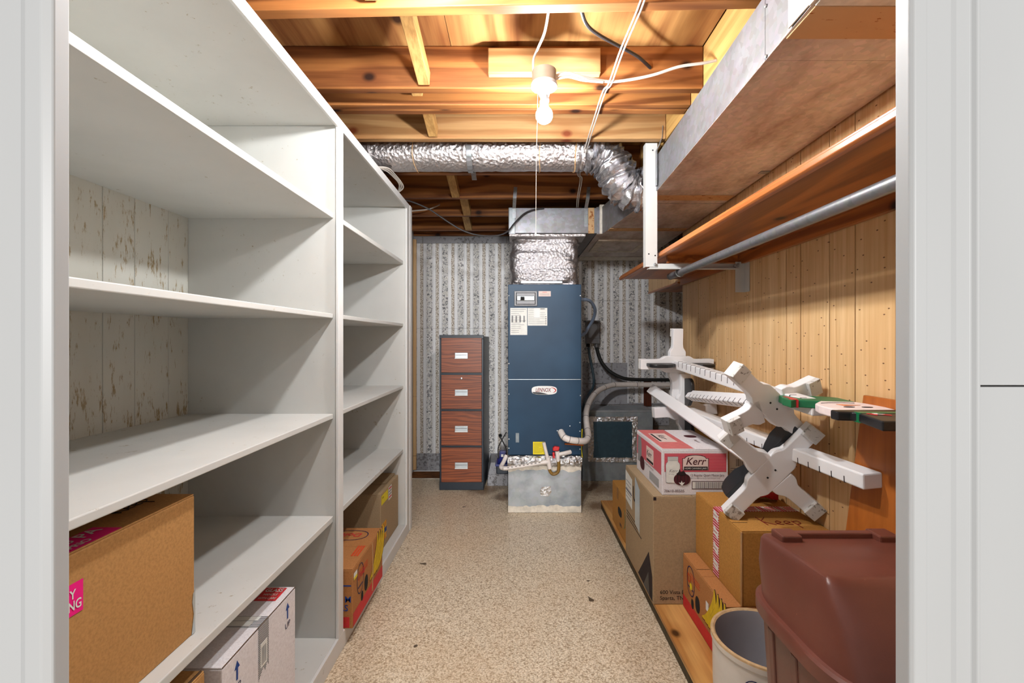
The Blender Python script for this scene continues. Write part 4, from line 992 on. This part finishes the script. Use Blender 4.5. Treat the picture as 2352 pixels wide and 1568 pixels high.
txt(s, 'GLASS', .026, fg, -.814, 1.464, 'paper', .0008, bold=.0004, fit=.056); txt(s, 'HANDLE', .017, fg, -.808, 1.443, 'paper', .0008, fit=.044); txt(s, 'WITH CARE', .017, fg, -.814, 1.422, 'paper', .0008, fit=.056)
MB().tube([(-.7302,1.126,.437),(-.7302,1.25,.4375),(-.7302,1.38,.437),(-.7302,1.496,.4375)], .0012, 5).build('crushed_edge', M['seam'], t)

t = carton('small_box', 'brown cardboard box with a creased top on the bottom shelf beside the GLASS box', -1.05, -.745, .72, 1.085, .070, .462, 'card', 'x')
MB().tube([(-.75,.725,.463),(-.755,.9,.464),(-.751,1.08,.463)], .003, 6).build('creased_edge', M['seam'], t)

# far bay: banana box and plain carton
def banana_print(t, fr, y0, y1, z0, z1, flip=1):
    L_ = y1-y0; H_ = z1-z0
    f = lambda s: y0+L_*s if flip > 0 else y1-L_*s
    sticker('red_band', 'print_red', t, fr, rect(min(f(0.01),f(.99)), max(f(.01),f(.99)), z0+.004, z0+H_*.24))
    bx, bz = f(.80), z0+H_*.95
    for i in range(4):
        cx_b, cz_b, R_b = f(.52)+flip*.030*i, z0+H_*.86, H_*.52
        a0, a1 = (-math.pi*.50, math.pi*.12) if flip > 0 else (math.pi*.88, math.pi*1.5)
        sticker('banana_outline', 'ink', t, fr, crescent(cx_b+flip*.002, cz_b, R_b+.003, a0-.03, a1+.03, H_*.20), .0010+.0006*i)
        sticker('banana', 'banana', t, fr, crescent(cx_b, cz_b, R_b, a0, a1, H_*.175), .0013+.0006*i)
    ring(t, fr, f(.22), z0+H_*.66, L_*.10, H_*.26, .004, 'navy')
    sticker('blue_bar', 'navy', t, fr, rect(f(.22)-.028, f(.22)+.028, z0+H_*.52, z0+H_*.545))
    for (a, b, c, d) in ((.40,.055,.42,.28),(.27,.032,.30,.17)):
        sticker('hand_hole', 'hole', t, fr, [(f(a)+L_*b*p[0], z0+H_*c+H_*d*.5*p[1]) for p in ell(1, 1, 18, 2.2)], .0004)
    for k in range(3): sticker('print_line', 'print_orange', t, fr, rect(f(.33)-.05, f(.33)+.05, z0+H_*(.70+.045*k), z0+H_*(.715+.045*k)))
t = carton('banana_box', 'brown banana box with red band and yellow bananas in the far lower shelf bay', -1.02, -.672, 1.858, 2.268, .0705, .313, 'card_red', 'x')
fr = face(t, 'R', x=-.672)
banana_print(t, fr, 1.858, 2.268, .0705, .313)
txt(t, 'Dole', .042, fr, 1.918, .232, 'print_red', .0008, bold=.0004, shear=.15)
frt = (Vector((0,0,.3136)), Vector((-1,0,0)), Vector((0,-1,0)), Vector((0,0,1)))
ring(t, frt, .80, -2.18, .085, .055, .004, 'navy'); txt(t, 'Dole', .052, frt, .745, -2.20, 'print_red', bold=.0006, shear=.15)
for k in range(3): sticker('print_line', 'print_orange', t, frt, rect(.69+.012*k,.698+.012*k,-2.07,-1.97))
fr2 = face(t, 'F', y=1.858)
txt(t, 'M', .036, fr2, -.705, .178, 'print_blue', bold=.0003); txt(t, 'AS', .036, fr2, -.730, .143, 'print_blue', bold=.0003)
sticker('blue_rule', 'print_blue', t, fr2, rect(-.82,-.678,.243,.248)); sticker('red_block', 'print_red', t, fr2, rect(-.80,-.685,.075,.118))
txt(t, 'S', .02, fr2, -.706, .094, 'print_orange', .0008)
s = sticker('price_sticker', 'paper', t, fr, rect(1.866,1.905,.262,.29), .001); sticker('sticker_stripe', 'yellow', s, fr, rect(1.866,1.905,.262,.273), .0016)
MB().tube([(-.6712,2.105,.312),(-.6708,2.11,.2),(-.6712,2.105,.09)], .004, 6).build('loose_tape', M['tape'], t)
t = carton('moving_box', 'plain brown cardboard box with yellow and white labels in the far shelf bay', -1.22, -.757, 2.52, 2.895, .0705, .392, 'card_grey', 'x')
fr = face(t, 'R', x=-.757)
sticker('yellow_label', 'yellow', t, fr, rect(2.535,2.66,.325,.378)); txt(t, 'Keep', .016, fr, 2.545, .358, 'ink', .0008)
s = sticker('white_label', 'paper', t, fr, rect(2.675,2.74,.305,.382))
for k in range(4): sticker('print_line', 'print_red' if k % 3 == 0 else 'paper_grey', s, fr, rect(2.682,2.733,.315+k*.017,.324+k*.017), .0006)
s = sticker('caution_label', 'yellow', t, fr, rect(2.54,2.63,.115,.215)); sticker('label_block', 'print_blue', s, fr, rect(2.54,2.63,.150,.178), .0006)
for k in range(4):
    sticker('hazard_stripe', 'print_red', s, fr, [(2.542+k*.022,.115),(2.552+k*.022,.115),(2.562+k*.022,.146),(2.552+k*.022,.146)], .0006)
    sticker('hazard_stripe', 'print_red', s, fr, [(2.542+k*.022,.182),(2.552+k*.022,.182),(2.562+k*.022,.214),(2.552+k*.022,.214)], .0006)
B('overlapping_flap', M['card_grey'], t, -1.1, -.78, 2.70, 2.91-.012, .3925, .402, bevel=.001)

# ------------------------------------------------------------------ right-hand pile
PF = thing('plank_platform', (.85, 2.4, 0), 'low wooden plank platform on the floor under the right-hand boxes', 'platform')
B('plank', M['plank'], PF, .62, .855, 1.30, 3.38, .040, .058, bevel=.002)
B('plank', M['plank'], PF, .857, 1.085, 1.30, 3.38, .040, .058, bevel=.002)
B('edge_runner', M['plank_edge'], PF, .622, .66, 1.30, 3.375, 0, .040, bevel=.002)
B('edge_runner', M['plank_edge'], PF, 1.04, 1.08, 1.30, 3.375, 0, .040, bevel=.002)
PZ = .0585
t = carton('produce_box', 'small ochre cardboard produce box at the far end of the platform', .632, 1.0, 2.58, 3.02, PZ, .320, 'card_orange', 'x')
fr = face(t, 'L', x=.632)
for (a, b) in ((-2.80, .19),): sticker('hand_hole', 'hole', t, fr, [(a+.05*p[0], b+.026*p[1]) for p in ell(1,1,18)], .0004)
sticker('printed_arc', 'green', t, fr, crescent(-2.72, .19, .065, -1.2, 1.2, .012)); txt(t, 'BIN', .03, fr, -2.80, .11, 'navy')
sticker('clear_tape', 'tape', t, fr, rect(-2.88,-2.84,.25,.32), .0003)
t = carton('mailing_box', 'tall grey-brown cardboard box with a printed Sparta address under the jar box', .612, .965, 2.049, 2.568, PZ, .545, 'card_grey', 'y')
fr = face(t, 'F', y=2.049)
txt(t, '600 Vista Drive', .0245, fr, .642, .106, 'ink'); txt(t, 'Sparta, TN 3858', .0245, fr, .642, .080, 'ink')
sticker('corner_mark', 'ink', t, fr, rect(.613,.626,.527,.541))
fr = face(t, 'L', x=.612)
s = sticker('address_label', 'paper', t, fr, [(-2.565,.36),(-2.42,.345),(-2.42,.505),(-2.565,.52)])
for k in range(5): sticker('print_line', 'paper_grey', s, fr, rect(-2.55,-2.45+.01*(k % 3),.38+k*.022,.384+k*.022), .0006)
sticker('label_bar', 'navy', s, fr, rect(-2.56,-2.425,.415,.421), .0006)
txt(t, 'Ui', .10, fr, -2.405, .41, 'ink', bold=.002)
sticker('clear_tape', 'alu', t, fr, [(-2.36,.30),(-2.27,.28),(-2.27,.5),(-2.36,.54)], .0004)
for k in range(3): sticker('print_line', 'ink', t, fr, rect(-2.54,-2.30+.03*k,.30-.016*k,.304-.016*k))
sticker('dark_triangle', 'ink', t, fr, [(-2.30,.075),(-2.06,.065),(-2.06,.175),(-2.115,.265)]); sticker('dark_triangle', 'black', t, fr, [(-2.20,.07),(-2.10,.066),(-2.12,.17)], .0004)

# canning-jar box
KX0, KX1, KY0, KY1, KZ0, KZ1 = .657, .957, 2.063, 2.50, .5455, .755
t = carton('canning_jar_box', 'white and red home canning jar box with a drawn jar and tomato', KX0, KX1, KY0, KY1, KZ0, KZ1, 'card_white', 'y')
fr = face(t, 'F', y=KY0)
def kx(px): return (px-VX)/F*KY0
def kz(py): return CH-(py-VY)/F*KY0
sticker('striped_print', 'kerr_h', t, fr, rect(kx(1526), kx(1668), kz(1083), kz(1041)))
arch = [(kx(1567),kz(1079.5)),(kx(1627.5),kz(1079.5)),(kx(1627.5),kz(1052))]+[(kx(1597+25*math.cos(a)), kz(1052-8*math.sin(a))) for a in [i*math.pi/10 for i in range(11)]]+[(kx(1567),kz(1052))]
sticker('logo_plate', 'ink', t, fr, arch, .0004)
o0 = Vector(((kx(1567)+kx(1627.5))/2, 0, 0)); cxm, czm = (kx(1567)+kx(1627.5))/2, (kz(1079.5)+kz(1045))/2
s = sticker('logo_field', 'paper_pink', t, fr, [(cxm+(a-cxm)*.955, czm+(b-czm)*.925) for a, b in arch], .0009)
txt(s, 'Kerr', .046, fr, kx(1574), kz(1066.5), 'ink_kerr', .0014, shear=.28, bold=.0004)
sticker('logo_bar', 'ink', s, fr, rect(kx(1570.5),kx(1625),kz(1078.5),kz(1071)), .0012); txt(s, 'HOME CANNING JARS', .0108, fr, kx(1572), kz(1077), 'paper', .0020, sx=.92)
txt(t, '12 Regular Quart Mason Jars', .0152, fr, kx(1585), kz(1093.5), 'ink_kerr', .0008, sx=.86)
txt(t, 'With Screw Bands And Lids For Home Canning & Storage', .0065, fr, kx(1585), kz(1098.5), 'ink', .0008, sx=.88)
txt(t, '70610-00505', .0175, fr, kx(1525), kz(1130), 'ink_kerr', .0008)
sticker('barcode_frame', 'ink_kerr', t, fr, rect(kx(1589),kx(1668),kz(1123),kz(1104.5))); sticker('barcode_field', 'paper', t, fr, rect(kx(1590.5),kx(1668),kz(1121.5),kz(1106)), .0004); sticker('barcode', 'bar_x', t, fr, rect(kx(1597),kx(1667),kz(1121),kz(1106.5)), .0008)
jar = [(1529,1107),(1533,1109),(1559,1109),(1562,1106),(1562,1066),(1560,1062),(1557.5,1060),(1557.5,1048),(1533,1048),(1533,1060),(1530,1063),(1528.5,1067)]
s = sticker('jar_drawing', 'paper_grey', t, fr, [(kx(a), kz(b)) for a, b in jar], .0008)
jc = (kx(1545.3), kz(1082)); sticker('jar_fill', 'paper', s, fr, [(jc[0]+(kx(a)-jc[0])*.94, jc[1]+(kz(b)-jc[1])*.965) for a, b in jar], .0013)
for py in (1050.5, 1053.5, 1056.5): sticker('lid_ring', 'paper_grey', s, fr, rect(kx(1534.5),kx(1556.5),kz(py+.8),kz(py)), .0018)
txt(s, 'Kerr', .02, fr, kx(1536), kz(1084), 'paper_grey', .0019, shear=.3); txt(s, 'Self Sealing', .0055, fr, kx(1535), kz(1089), 'paper_grey', .0019)
s = sticker('tomato_drawing', 'ink_kerr', t, fr, [(kx(1566)+.0375*p[0], kz(1100)+.0265*p[1]) for p in ell(1,1,26,2.3)], .0024)
for p in (-.6,-.2,.25,.65): sticker('tomato_shade', 'ink', s, fr, [(kx(1566)+.0375*(p+.08*math.sin(a)*0+.06*k2)*math.cos(a*.0)*1, kz(1100)+.022*math.sin(a)) for k2, a in ((0,-1.2),(1,-1.2),(1,1.2),(0,1.2))], .003)
sticker('leaf_drawing', 'paper', s, fr, [(kx(1563),kz(1112)),(kx(1558),kz(1107)),(kx(1563),kz(1108)),(kx(1565),kz(1103)),(kx(1567),kz(1108)),(kx(1572),kz(1107)),(kx(1568),kz(1112)),(kx(1566),kz(1115))], .0034)
sticker('stem_drawing', 'ink', s, fr, [(kx(1552),kz(1088)),(kx(1558),kz(1083)),(kx(1560),kz(1076)),(kx(1563),kz(1083)),(kx(1570),kz(1080)),(kx(1576),kz(1089)),(kx(1566),kz(1092))], .0034)
fl_ = face(t, 'L', x=KX0)
sticker('striped_print', 'kerr_h', t, fl_, rect(-KY1+.01,-KY0-.012,.633,.735))
s = sticker('logo_field', 'paper_pink', t, fl_, rect(-2.31,-2.19,.640,.715), .0005); txt(s, 'Kerr', .042, fl_, -2.305, .67, 'ink', .001, shear=.28, bold=.0004); sticker('logo_bar', 'ink', s, fl_, rect(-2.305,-2.195,.643,.655), .0008)
sticker('jar_drawing', 'paper_grey', t, fl_, [(-2.47,.60),(-2.40,.60),(-2.40,.70),(-2.41,.735),(-2.46,.735),(-2.47,.70)], .0005)
sticker('tomato_drawing', 'ink_kerr', t, fl_, [(-2.385+.04*p[0], .605+.034*p[1]) for p in ell(1,1,22)], .001)
txt(t, '12 Regular Quart Mason Jars', .014, fl_, -2.34, .617, 'ink_kerr', sx=.9)
sticker('barcode', 'bar_y', t, fl_, rect(-2.26,-2.11,.562,.602))
ftp = (Vector((0,0,KZ1+.0006)), Vector((1,0,0)), Vector((0,1,0)), Vector((0,0,1)))
sticker('red_print', 'kerr_top', t, ftp, rect(KX0+.004,(KX0+KX1)/2-.004,KY0+.005,KY1-.005))
s = sticker('logo_field', 'paper_pink', t, ftp, [(.690,2.20),(.775,2.20),(.775,2.40),(.690,2.40)], .0005)
fk = (ftp[0], Vector((0,-1,0)), Vector((1,0,0)), ftp[3]); txt(s, 'Kerr', .052, fk, -2.36, .72, 'ink', .001, shear=.28, bold=.0004); sticker('logo_bar', 'ink', s, fk, rect(-2.385,-2.215,.695,.706), .0008)
sticker('tomato_drawing', 'ink_kerr', t, ftp, [(.885+.03*p[0], 2.33+.03*p[1]) for p in ell(1,1,20)]); txt(t, 'Regular', .022, fk, -2.25, .87, 'ink_kerr'); txt(t, 'Mason Jars', .022, fk, -2.25, .90, 'ink_kerr')

# tall carton behind the jar box
t = carton('tall_box', 'tall ochre cardboard box with a white shipping label behind the jar box', .972, 1.125, 2.10, 2.585, PZ, .79, 'card_orange', 'y')
fr = face(t, 'F', y=2.10)
s = sticker('shipping_label', 'paper', t, fr, rect(.978,1.058,.60,.733))
sticker('barcode', 'bar_x', s, fr, rect(1.01,1.055,.667,.70), .0006); sticker('barcode', 'bar_x', s, fr, rect(1.02,1.055,.70,.715), .0006)
for k in range(5): sticker('print_line', 'paper_grey', s, fr, rect(.984,1.01,.615+.01*k,.618+.01*k), .0006)

# second banana box and the Keep carton standing on it
t = carton('banana_box', 'ochre banana box with orange-red band below the big Keep box', .744, 1.07, 1.625, 2.042, PZ, .296, 'card_red', 'x')
fr = face(t, 'L', x=.744)
banana_print(t, fr, -2.042, -1.625, PZ, .296)
txt(t, 'D', .05, fr, -1.985, .205, 'print_orange', .0008, bold=.0006); sticker('sun_print', 'yellow', t, fr, [(-1.945+.012*p[0], .195+.014*p[1]) for p in ell(1,1,12)], .001)
sticker('price_sticker', 'paper', t, fr, rect(-1.79,-1.765,.19,.225), .0012)
sticker('flap_joint', 'seam', t, (Vector((0,0,.2966)), Vector((1,0,0)), Vector((0,1,0)), Vector((0,0,1))), rect(.745,.80,1.888,1.891))
t = carton('keep_box', 'big ochre cardboard box marked Keep with red striped fragile tape', .802, 1.122, 1.625, 2.045, .2965, .567, 'card_orange', 'x')
fr = face(t, 'L', x=.802)
sticker('fragile_tape', 'frag_z', t, fr, rect(-1.862,-1.808,.30,.566)); ftp = (Vector((0,0,.5676)), Vector((1,0,0)), Vector((0,1,0)), Vector((0,0,1)))
sticker('fragile_tape', 'frag_x', t, ftp, rect(.803,1.12,1.808,1.862))
for k in range(4): 
    s = sticker('tape_panel', 'paper', t, fr, [(-1.858,.335+.065*k),(-1.815,.325+.065*k),(-1.812,.352+.065*k),(-1.855,.365+.065*k)], .0006)
    txt(s, 'FRAGILE', .010, fr, -1.856, .342+.065*k, 'print_red', .0014)
for k in range(4):
    s = sticker('tape_panel', 'paper', t, ftp, [(.85+.075*k,1.815),(.90+.075*k,1.812),(.893+.075*k,1.855),(.843+.075*k,1.858)], .0006)
    for j in range(3): sticker('print_line', 'print_red', s, ftp, rect(.852+.075*k,.888+.075*k,1.82+.012*j,1.827+.012*j), .001)
hand(t, ftp, .915, 1.675, .075, 'ink_red', .0013)
MB().tube([(.8015,1.6255,.30),(.8015,1.6255,.562)], .004, 6).build('taped_corner', M['tape'], t)
MB().tube([(.803,1.70,.5675),(.86,1.7,.5676)], .001, 5).build('crease', M['seam'], t)
# flattened bag behind the stands
gb = thing('wrapping_roll', (1.0, 1.93, .568), 'crumpled red and brown wrapping lying on the Keep box behind the white stands', 'wrapping')
mb = crinkle(smoothpath([(.90,1.93,.594),(.97,1.95,.597),(1.04,1.94,.594),(1.10,1.93,.596)], 8), .022, .008, 14, 3, 24); mb.build('paper_roll', M['mastic_rust'], gb, smooth=True)
mb = crinkle(smoothpath([(.95,1.905,.592),(1.02,1.91,.60),(1.09,1.905,.592)], 8), .012, .006, 10, 9, 30); mb.build('red_wrap', M['print_red'], gb, smooth=True)

# leaning board
LBd = thing('leaning_board', (1.085, 1.25, 0), 'orange-brown wooden board leaning against the panelling behind the trash can', 'board')
def bx_(z): return 1.078+.014*z
yb0, yb1 = .95, 1.60
MB().hexa([(bx_(0),yb0,.0),(bx_(0)+.014,yb0,.0),(bx_(0)+.014,yb1,.0),(bx_(0),yb1,.0),
           (bx_(1.075),yb0,1.075),(bx_(1.075)+.014,yb0,1.075),(bx_(1.075)+.014,1.438,1.075),(bx_(1.075),1.438,1.075)]).build('panel', M['board'], LBd, bevel=.002)

# ------------------------------------------------------------------ white wooden snowman stands
def stand(label, c, u, v, n, p_end, L_u=.215, L_v=.215, pw=(.026, .022), feet='u', ticks=True, tick_side=1, foot_off=0.0, feet_on=True):
    c, u, v = Vector(c), Vector(u).normalized(), Vector(v).normalized()
    nn = u.cross(v).normalized()
    if nn.dot(Vector(n)) < 0: nn = -nn
    t = thing('snowman_stand', c, label, 'ornament', 'white snowman stands piled on the boxes')
    T_ = .036
    def prof(L_, half=False):
        w0, w1 = .029, .047
        top = [(-L_,w0),(-.115,w0),(-.095,w0+.003),(-.078,w1-.004),(-.068,w1),(.068,w1),(.078,w1-.004),(.095,w0+.003),(.115,w0),(L_,w0)]
        if half: top = [(.046,w1),(.068,w1),(.078,w1-.004),(.095,w0+.003),(.115,w0),(L_,w0)]
        return top+[(a, -b) for a, b in top[::-1]]
    wu, wv = nn.cross(u).normalized(), nn.cross(v).normalized()
    MB().prism(prof(L_u), c, u, wu, nn*T_).build('base_board', M['white_wood'], t, bevel=.003)
    MB().prism(prof(L_v, True), c, v, wv, nn*T_).build('base_arm', M['white_wood'], t, bevel=.003)
    MB().prism(prof(L_v, True), c, -v, -wv, nn*T_).build('base_arm', M['white_wood'], t, bevel=.003)
    for d_, L_, ww in ((u, L_u, wu), (-u, L_u, wu), (v, L_v, wv), (-v, L_v, wv)):
        MB().obox(c+d_*(L_-.024)-nn*.008, (d_, ww, nn), (.024, .0292, .0085)).build('foot_pad', M['pad'], t, bevel=.002)
    for s in (-1, 1): MB().obox(c+u*.02*s-nn*.0006, (u, wu, nn), (.003, .003, .001)).build('screw_hole', M['hole'], t)
    # post
    a = c+nn*T_; b = Vector(p_end); d = (b-a).normalized()
    pv = (v if feet == 'u' else u); pv = (pv-d*pv.dot(d)).normalized(); pu = d.cross(pv).normalized(); Lp = (b-a).length
    MB().obox((a+b)/2, (pu, pv, d), (pw[0], pw[1], Lp/2)).build('post', M['white_wood'], t, bevel=.005)
    if ticks:
        k = .07
        while k < Lp-.04:
            q_ = a+d*k
            MB().obox(q_+pv*(pw[1]*.35)*1+pu*tick_side*(pw[0]+.0002), (pu, pv, d), (.0006, pw[1]*.62, .0016)).build('tick_mark', M['ink'], t)
            MB().obox(q_+pv*(pw[1]+.0002)+pu*tick_side*pw[0]*.55, (pu, pv, d), (pw[0]*.42, .0006, .0016)).build('tick_mark', M['ink'], t)
            k += .052
    # black boots standing on the base along one board
    fd, fw = (u, v) if feet == 'u' else (v, u)
    for s in ((-1, 1) if feet_on else ()):
        poly = [(.034,.0),(.185,.0),(.188,.03)]+[(.145+.043*math.cos(x_), .055+.045*math.sin(x_)) for x_ in [i*math.pi/2/8 for i in range(9)]]+[(.10,.10),(.06,.075),(.034,.05)]
        MB().prism(poly, c+nn*T_+fw*(foot_off-.009), fd*s, nn, fw*.018).build('boot_cutout', M['black'], t, bevel=.003)
    return t
sA = stand('white snowman stand with black boots and green-scarfed head, topmost of the pile', P(1551,835,2.65), (1,.069,0), (0,-.06,1), (0,-1,0), (1.0,1.50,1.022), .215, .205, (.028,.024), 'u', True, 1)
sB = stand('white snowman stand with an upright black boot, lowest behind the jar box', P(1570,942,2.62), (.01,.04,1), (-1,-.03,-.06), (0,-1,0), (1.06,1.355,.8286), .21, .18, (.024,.032), 'u', True, 1)
sC = stand('white snowman stand with its base facing the doorway, upper of two crosses', P(1777,932,1.64), P(1690,850,1.58)-P(1777,932,1.64), P(1880,882,1.66)-P(1777,932,1.64), (0,1,0), P(1585,908,2.54), .225, .19, (.024,.020), 'v', True, -1, feet_on=False)
sD = stand('white snowman stand with crossed base standing on the Keep box', P(1772,1088,1.685), P(1885,985,1.62)-P(1685,1182,1.735), P(1665,1012,1.715)-P(1865,1182,1.70), (0,1,0), (.83,2.80,.942), .228, .225, (.030,.024), 'u', False, 1, foot_off=.034)

# snowman head on the topmost stand, lying face up
zt = 1.050; th = .026
scarf = [(.943,1.643),(.983,1.652),(1.05,1.62),(1.093,1.596),(1.108,1.571),(1.09,1.4656),(.99,1.4886),(.934,1.52),(.905,1.504),(.9157,1.571),(.93,1.60)]
facep = [(.99,1.4886),(.975,1.473),(.94,1.435),(.922,1.39),(.917,1.345),(.92,1.305),(1.085,1.305),(1.098,1.36),(1.10,1.41),(1.09,1.4656)]
hatp = [(.896,1.303),(.893,1.27),(.93,1.264),(.935,1.248),(.899,1.12),(1.055,1.12),(1.052,1.25),(1.06,1.268),(1.085,1.275),(1.09,1.303)]
E3 = ((0,0,zt-th), (1,0,0), (0,1,0), (0,0,th))
hd = MB().prism(facep, *E3).build('snowman_head', M['pinkwhite'], sA, bevel=.004, label='flat white snowman face')
MB().prism(scarf, *E3).build('scarf', M['green'], hd, bevel=.003, label='green scarf with red stripe')
MB().prism(hatp, *E3).build('hat', M['black'], hd, bevel=.004, label='black top hat with green band')
MB().prism([(.9335,1.262),(.9335,1.236),(1.0545,1.236),(1.0545,1.262)], (0,0,zt-th-.0008), (1,0,0), (0,1,0), (0,0,th+.0016)).build('hat_band', M['green'], hd)
MB().prism([(.945,1.232),(.99,1.205),(.985,1.195),(.96,1.212),(.95,1.20),(.942,1.222)], (0,0,zt+.0005), (1,0,0), (0,1,0), (0,0,.001)).build('holly_print', M['print_red'], hd)
MB().prism([(.955,1.226),(.97,1.228),(.966,1.216),(.98,1.212),(.968,1.206),(.955,1.214)], (0,0,zt+.0016), (1,0,0), (0,1,0), (0,0,.0006)).build('holly_print', M['paper'], hd)
MB().prism([(.91,1.528),(.925,1.512),(.945,1.534),(.950,1.60),(.936,1.604),(.93,1.55)], (0,0,zt+.0003), (1,0,0), (0,1,0), (0,0,.0008)).build('scarf_stripe', M['red'], hd)
MB().prism([(.929,1.523),(.929,1.519),(.936,1.514),(.936,1.525)], (0,0,zt-th-.0005), (1,0,0), (0,1,0), (0,0,th+.001)).build('scarf_stripe', M['red'], hd)
MB().prism([(.985,1.405),(1.045,1.385),(.99,1.375)], (0,0,zt+.0003), (1,0,0), (0,1,0), (0,0,.001)).build('carrot_nose', M['carrot'], hd)
for (x, y) in ((.985,1.35),(1.035,1.345)): MB().prism([(x+.016*p[0], y+.008*p[1]) for p in ell(1,1,14,2)], (0,0,zt+.0003), (1,0,0), (0,1,0), (0,0,.001)).build('eye', M['ink'], hd)
MB().tube([(.955,1.43,zt+.0005),(.985,1.442,zt+.0005),(1.03,1.442,zt+.0005),(1.06,1.43,zt+.0005)], .0012, 5).build('mouth', M['ink'], hd)

# ------------------------------------------------------------------ trash can
TC = thing('trash_can', (.77, .99, 0), 'brown plastic trash can with a hooded lid beside the doorway', 'trash can')
def sec(cx, cy, hw, hd_, e, z, n=72, dz=0.0):
    return [Vector((cx+p[0], cy+p[1], z+dz*p[1])) for p in ell(hw, hd_, n, e)]
def loft(secs, cap0=True, cap1=True):
    mb = MB(); n = len(secs[0])
    for s in secs: mb.v += s
    mb.f = [(i*n+k, i*n+(k+1) % n, (i+1)*n+(k+1) % n, (i+1)*n+k) for i in range(len(secs)-1) for k in range(n)]
    if cap0: mb.f.append(tuple(range(n-1, -1, -1)))
    if cap1: mb.f.append(tuple((len(secs)-1)*n+k for k in range(n)))
    return mb
tcx, tcy = .770, .985
loft([sec(tcx,tcy,.135,.165,4.5,.001), sec(tcx,tcy,.14,.17,4.5,.01), sec(tcx,tcy,.172,.198,4.2,.585)]).build('can_body', M['can'], TC, smooth=True)
for (x, y) in ((tcx-.168, tcy-.10), (tcx-.168, tcy+.09), (tcx-.168, tcy-.0)):
    MB().hexa([(x+.028,y-.012,.02),(x+.04,y-.012,.02),(x+.04,y+.012,.02),(x+.028,y+.012,.02),(x-.006,y-.012,.57),(x+.01,y-.012,.57),(x+.01,y+.012,.57),(x-.006,y+.012,.57)]).build('body_rib', M['can'], TC, bevel=.004)
loft([sec(tcx,tcy,.186,.208,3.6,.588), sec(tcx,tcy,.192,.214,3.6,.590), sec(tcx,tcy,.192,.214,3.6,.618), sec(tcx,tcy,.187,.209,3.6,.624)]).build('lid_rim', M['can'], TC, smooth=True)
lid = [sec(tcx,tcy,.178,.200,3.8,.6235), sec(tcx,tcy+.004,.174,.196,4.2,.635), sec(tcx+.002,tcy+.022,.170,.170,7,.70,dz=-.02), sec(tcx+.003,tcy+.044,.1605,.136,13,.755,dz=-.05), sec(tcx+.003,tcy+.047,.155,.128,15,.765,dz=-.06), sec(tcx+.003,tcy+.05,.147,.118,15,.768,dz=-.06)]
loft(lid).build('hooded_lid', M['can'], TC, smooth=True)
B('hinge_bar', M['can'], TC, tcx-.125, tcx+.14, tcy+.130, tcy+.150, .758, .776, bevel=.003)
B('hinge_end', M['can'], TC, tcx-.135, tcx-.085, tcy+.105, tcy+.155, .758, .779, bevel=.004)
B('hinge_end', M['can'], TC, tcx+.10, tcx+.15, tcy+.105, tcy+.155, .758, .779, bevel=.004)

# crock
CK = thing('stoneware_crock', (.777, 1.40, .0585), 'cream stoneware crock with tan rim and blue mark beside the trash can', 'crock')
MB().lathe((.777,1.425,.0585), [(.0,0),(.140,0),(.146,.006),(.152,.10),(.153,.20),(.153,.235),(.158,.240),(.159,.255)], 56, caps=False).build('crock_body', M['crock'], CK, smooth=True)
MB().lathe((.777,1.425,.0585), [(.159,.255),(.158,.2605),(.150,.262),(.145,.258)], 56, caps=False).build('crock_rim', M['crock_rim'], CK, smooth=True)
MB().lathe((.777,1.425,.0585), [(.145,.258),(.141,.235),(.139,.05),(.13,.02),(.0,.018)], 56, caps=False).build('crock_inside', M['crock_in'], CK, smooth=True)
ca = math.radians(232)
def ck(a, z, r=.1535): return Vector((.777+r*math.cos(ca+a), 1.425+r*math.sin(ca+a), .0585+z))
MB().tube([ck(.22*math.cos(x_), .165+.045*math.sin(x_)) for x_ in [i*2*math.pi/24 for i in range(25)]], .0014, 5).build('blue_mark', M['navy'], CK)
for k in range(5):
    x0_, x1_ = 2*math.pi*k/5+.3, 2*math.pi*(k+2)/5+.3
    MB().tube([ck(.22*math.cos(x0_)*(1-s)+.22*math.cos(x1_)*s, .165+.045*(math.sin(x0_)*(1-s)+math.sin(x1_)*s)) for s in (0,.25,.5,.75,1)], .0012, 5).build('blue_mark', M['navy'], CK)
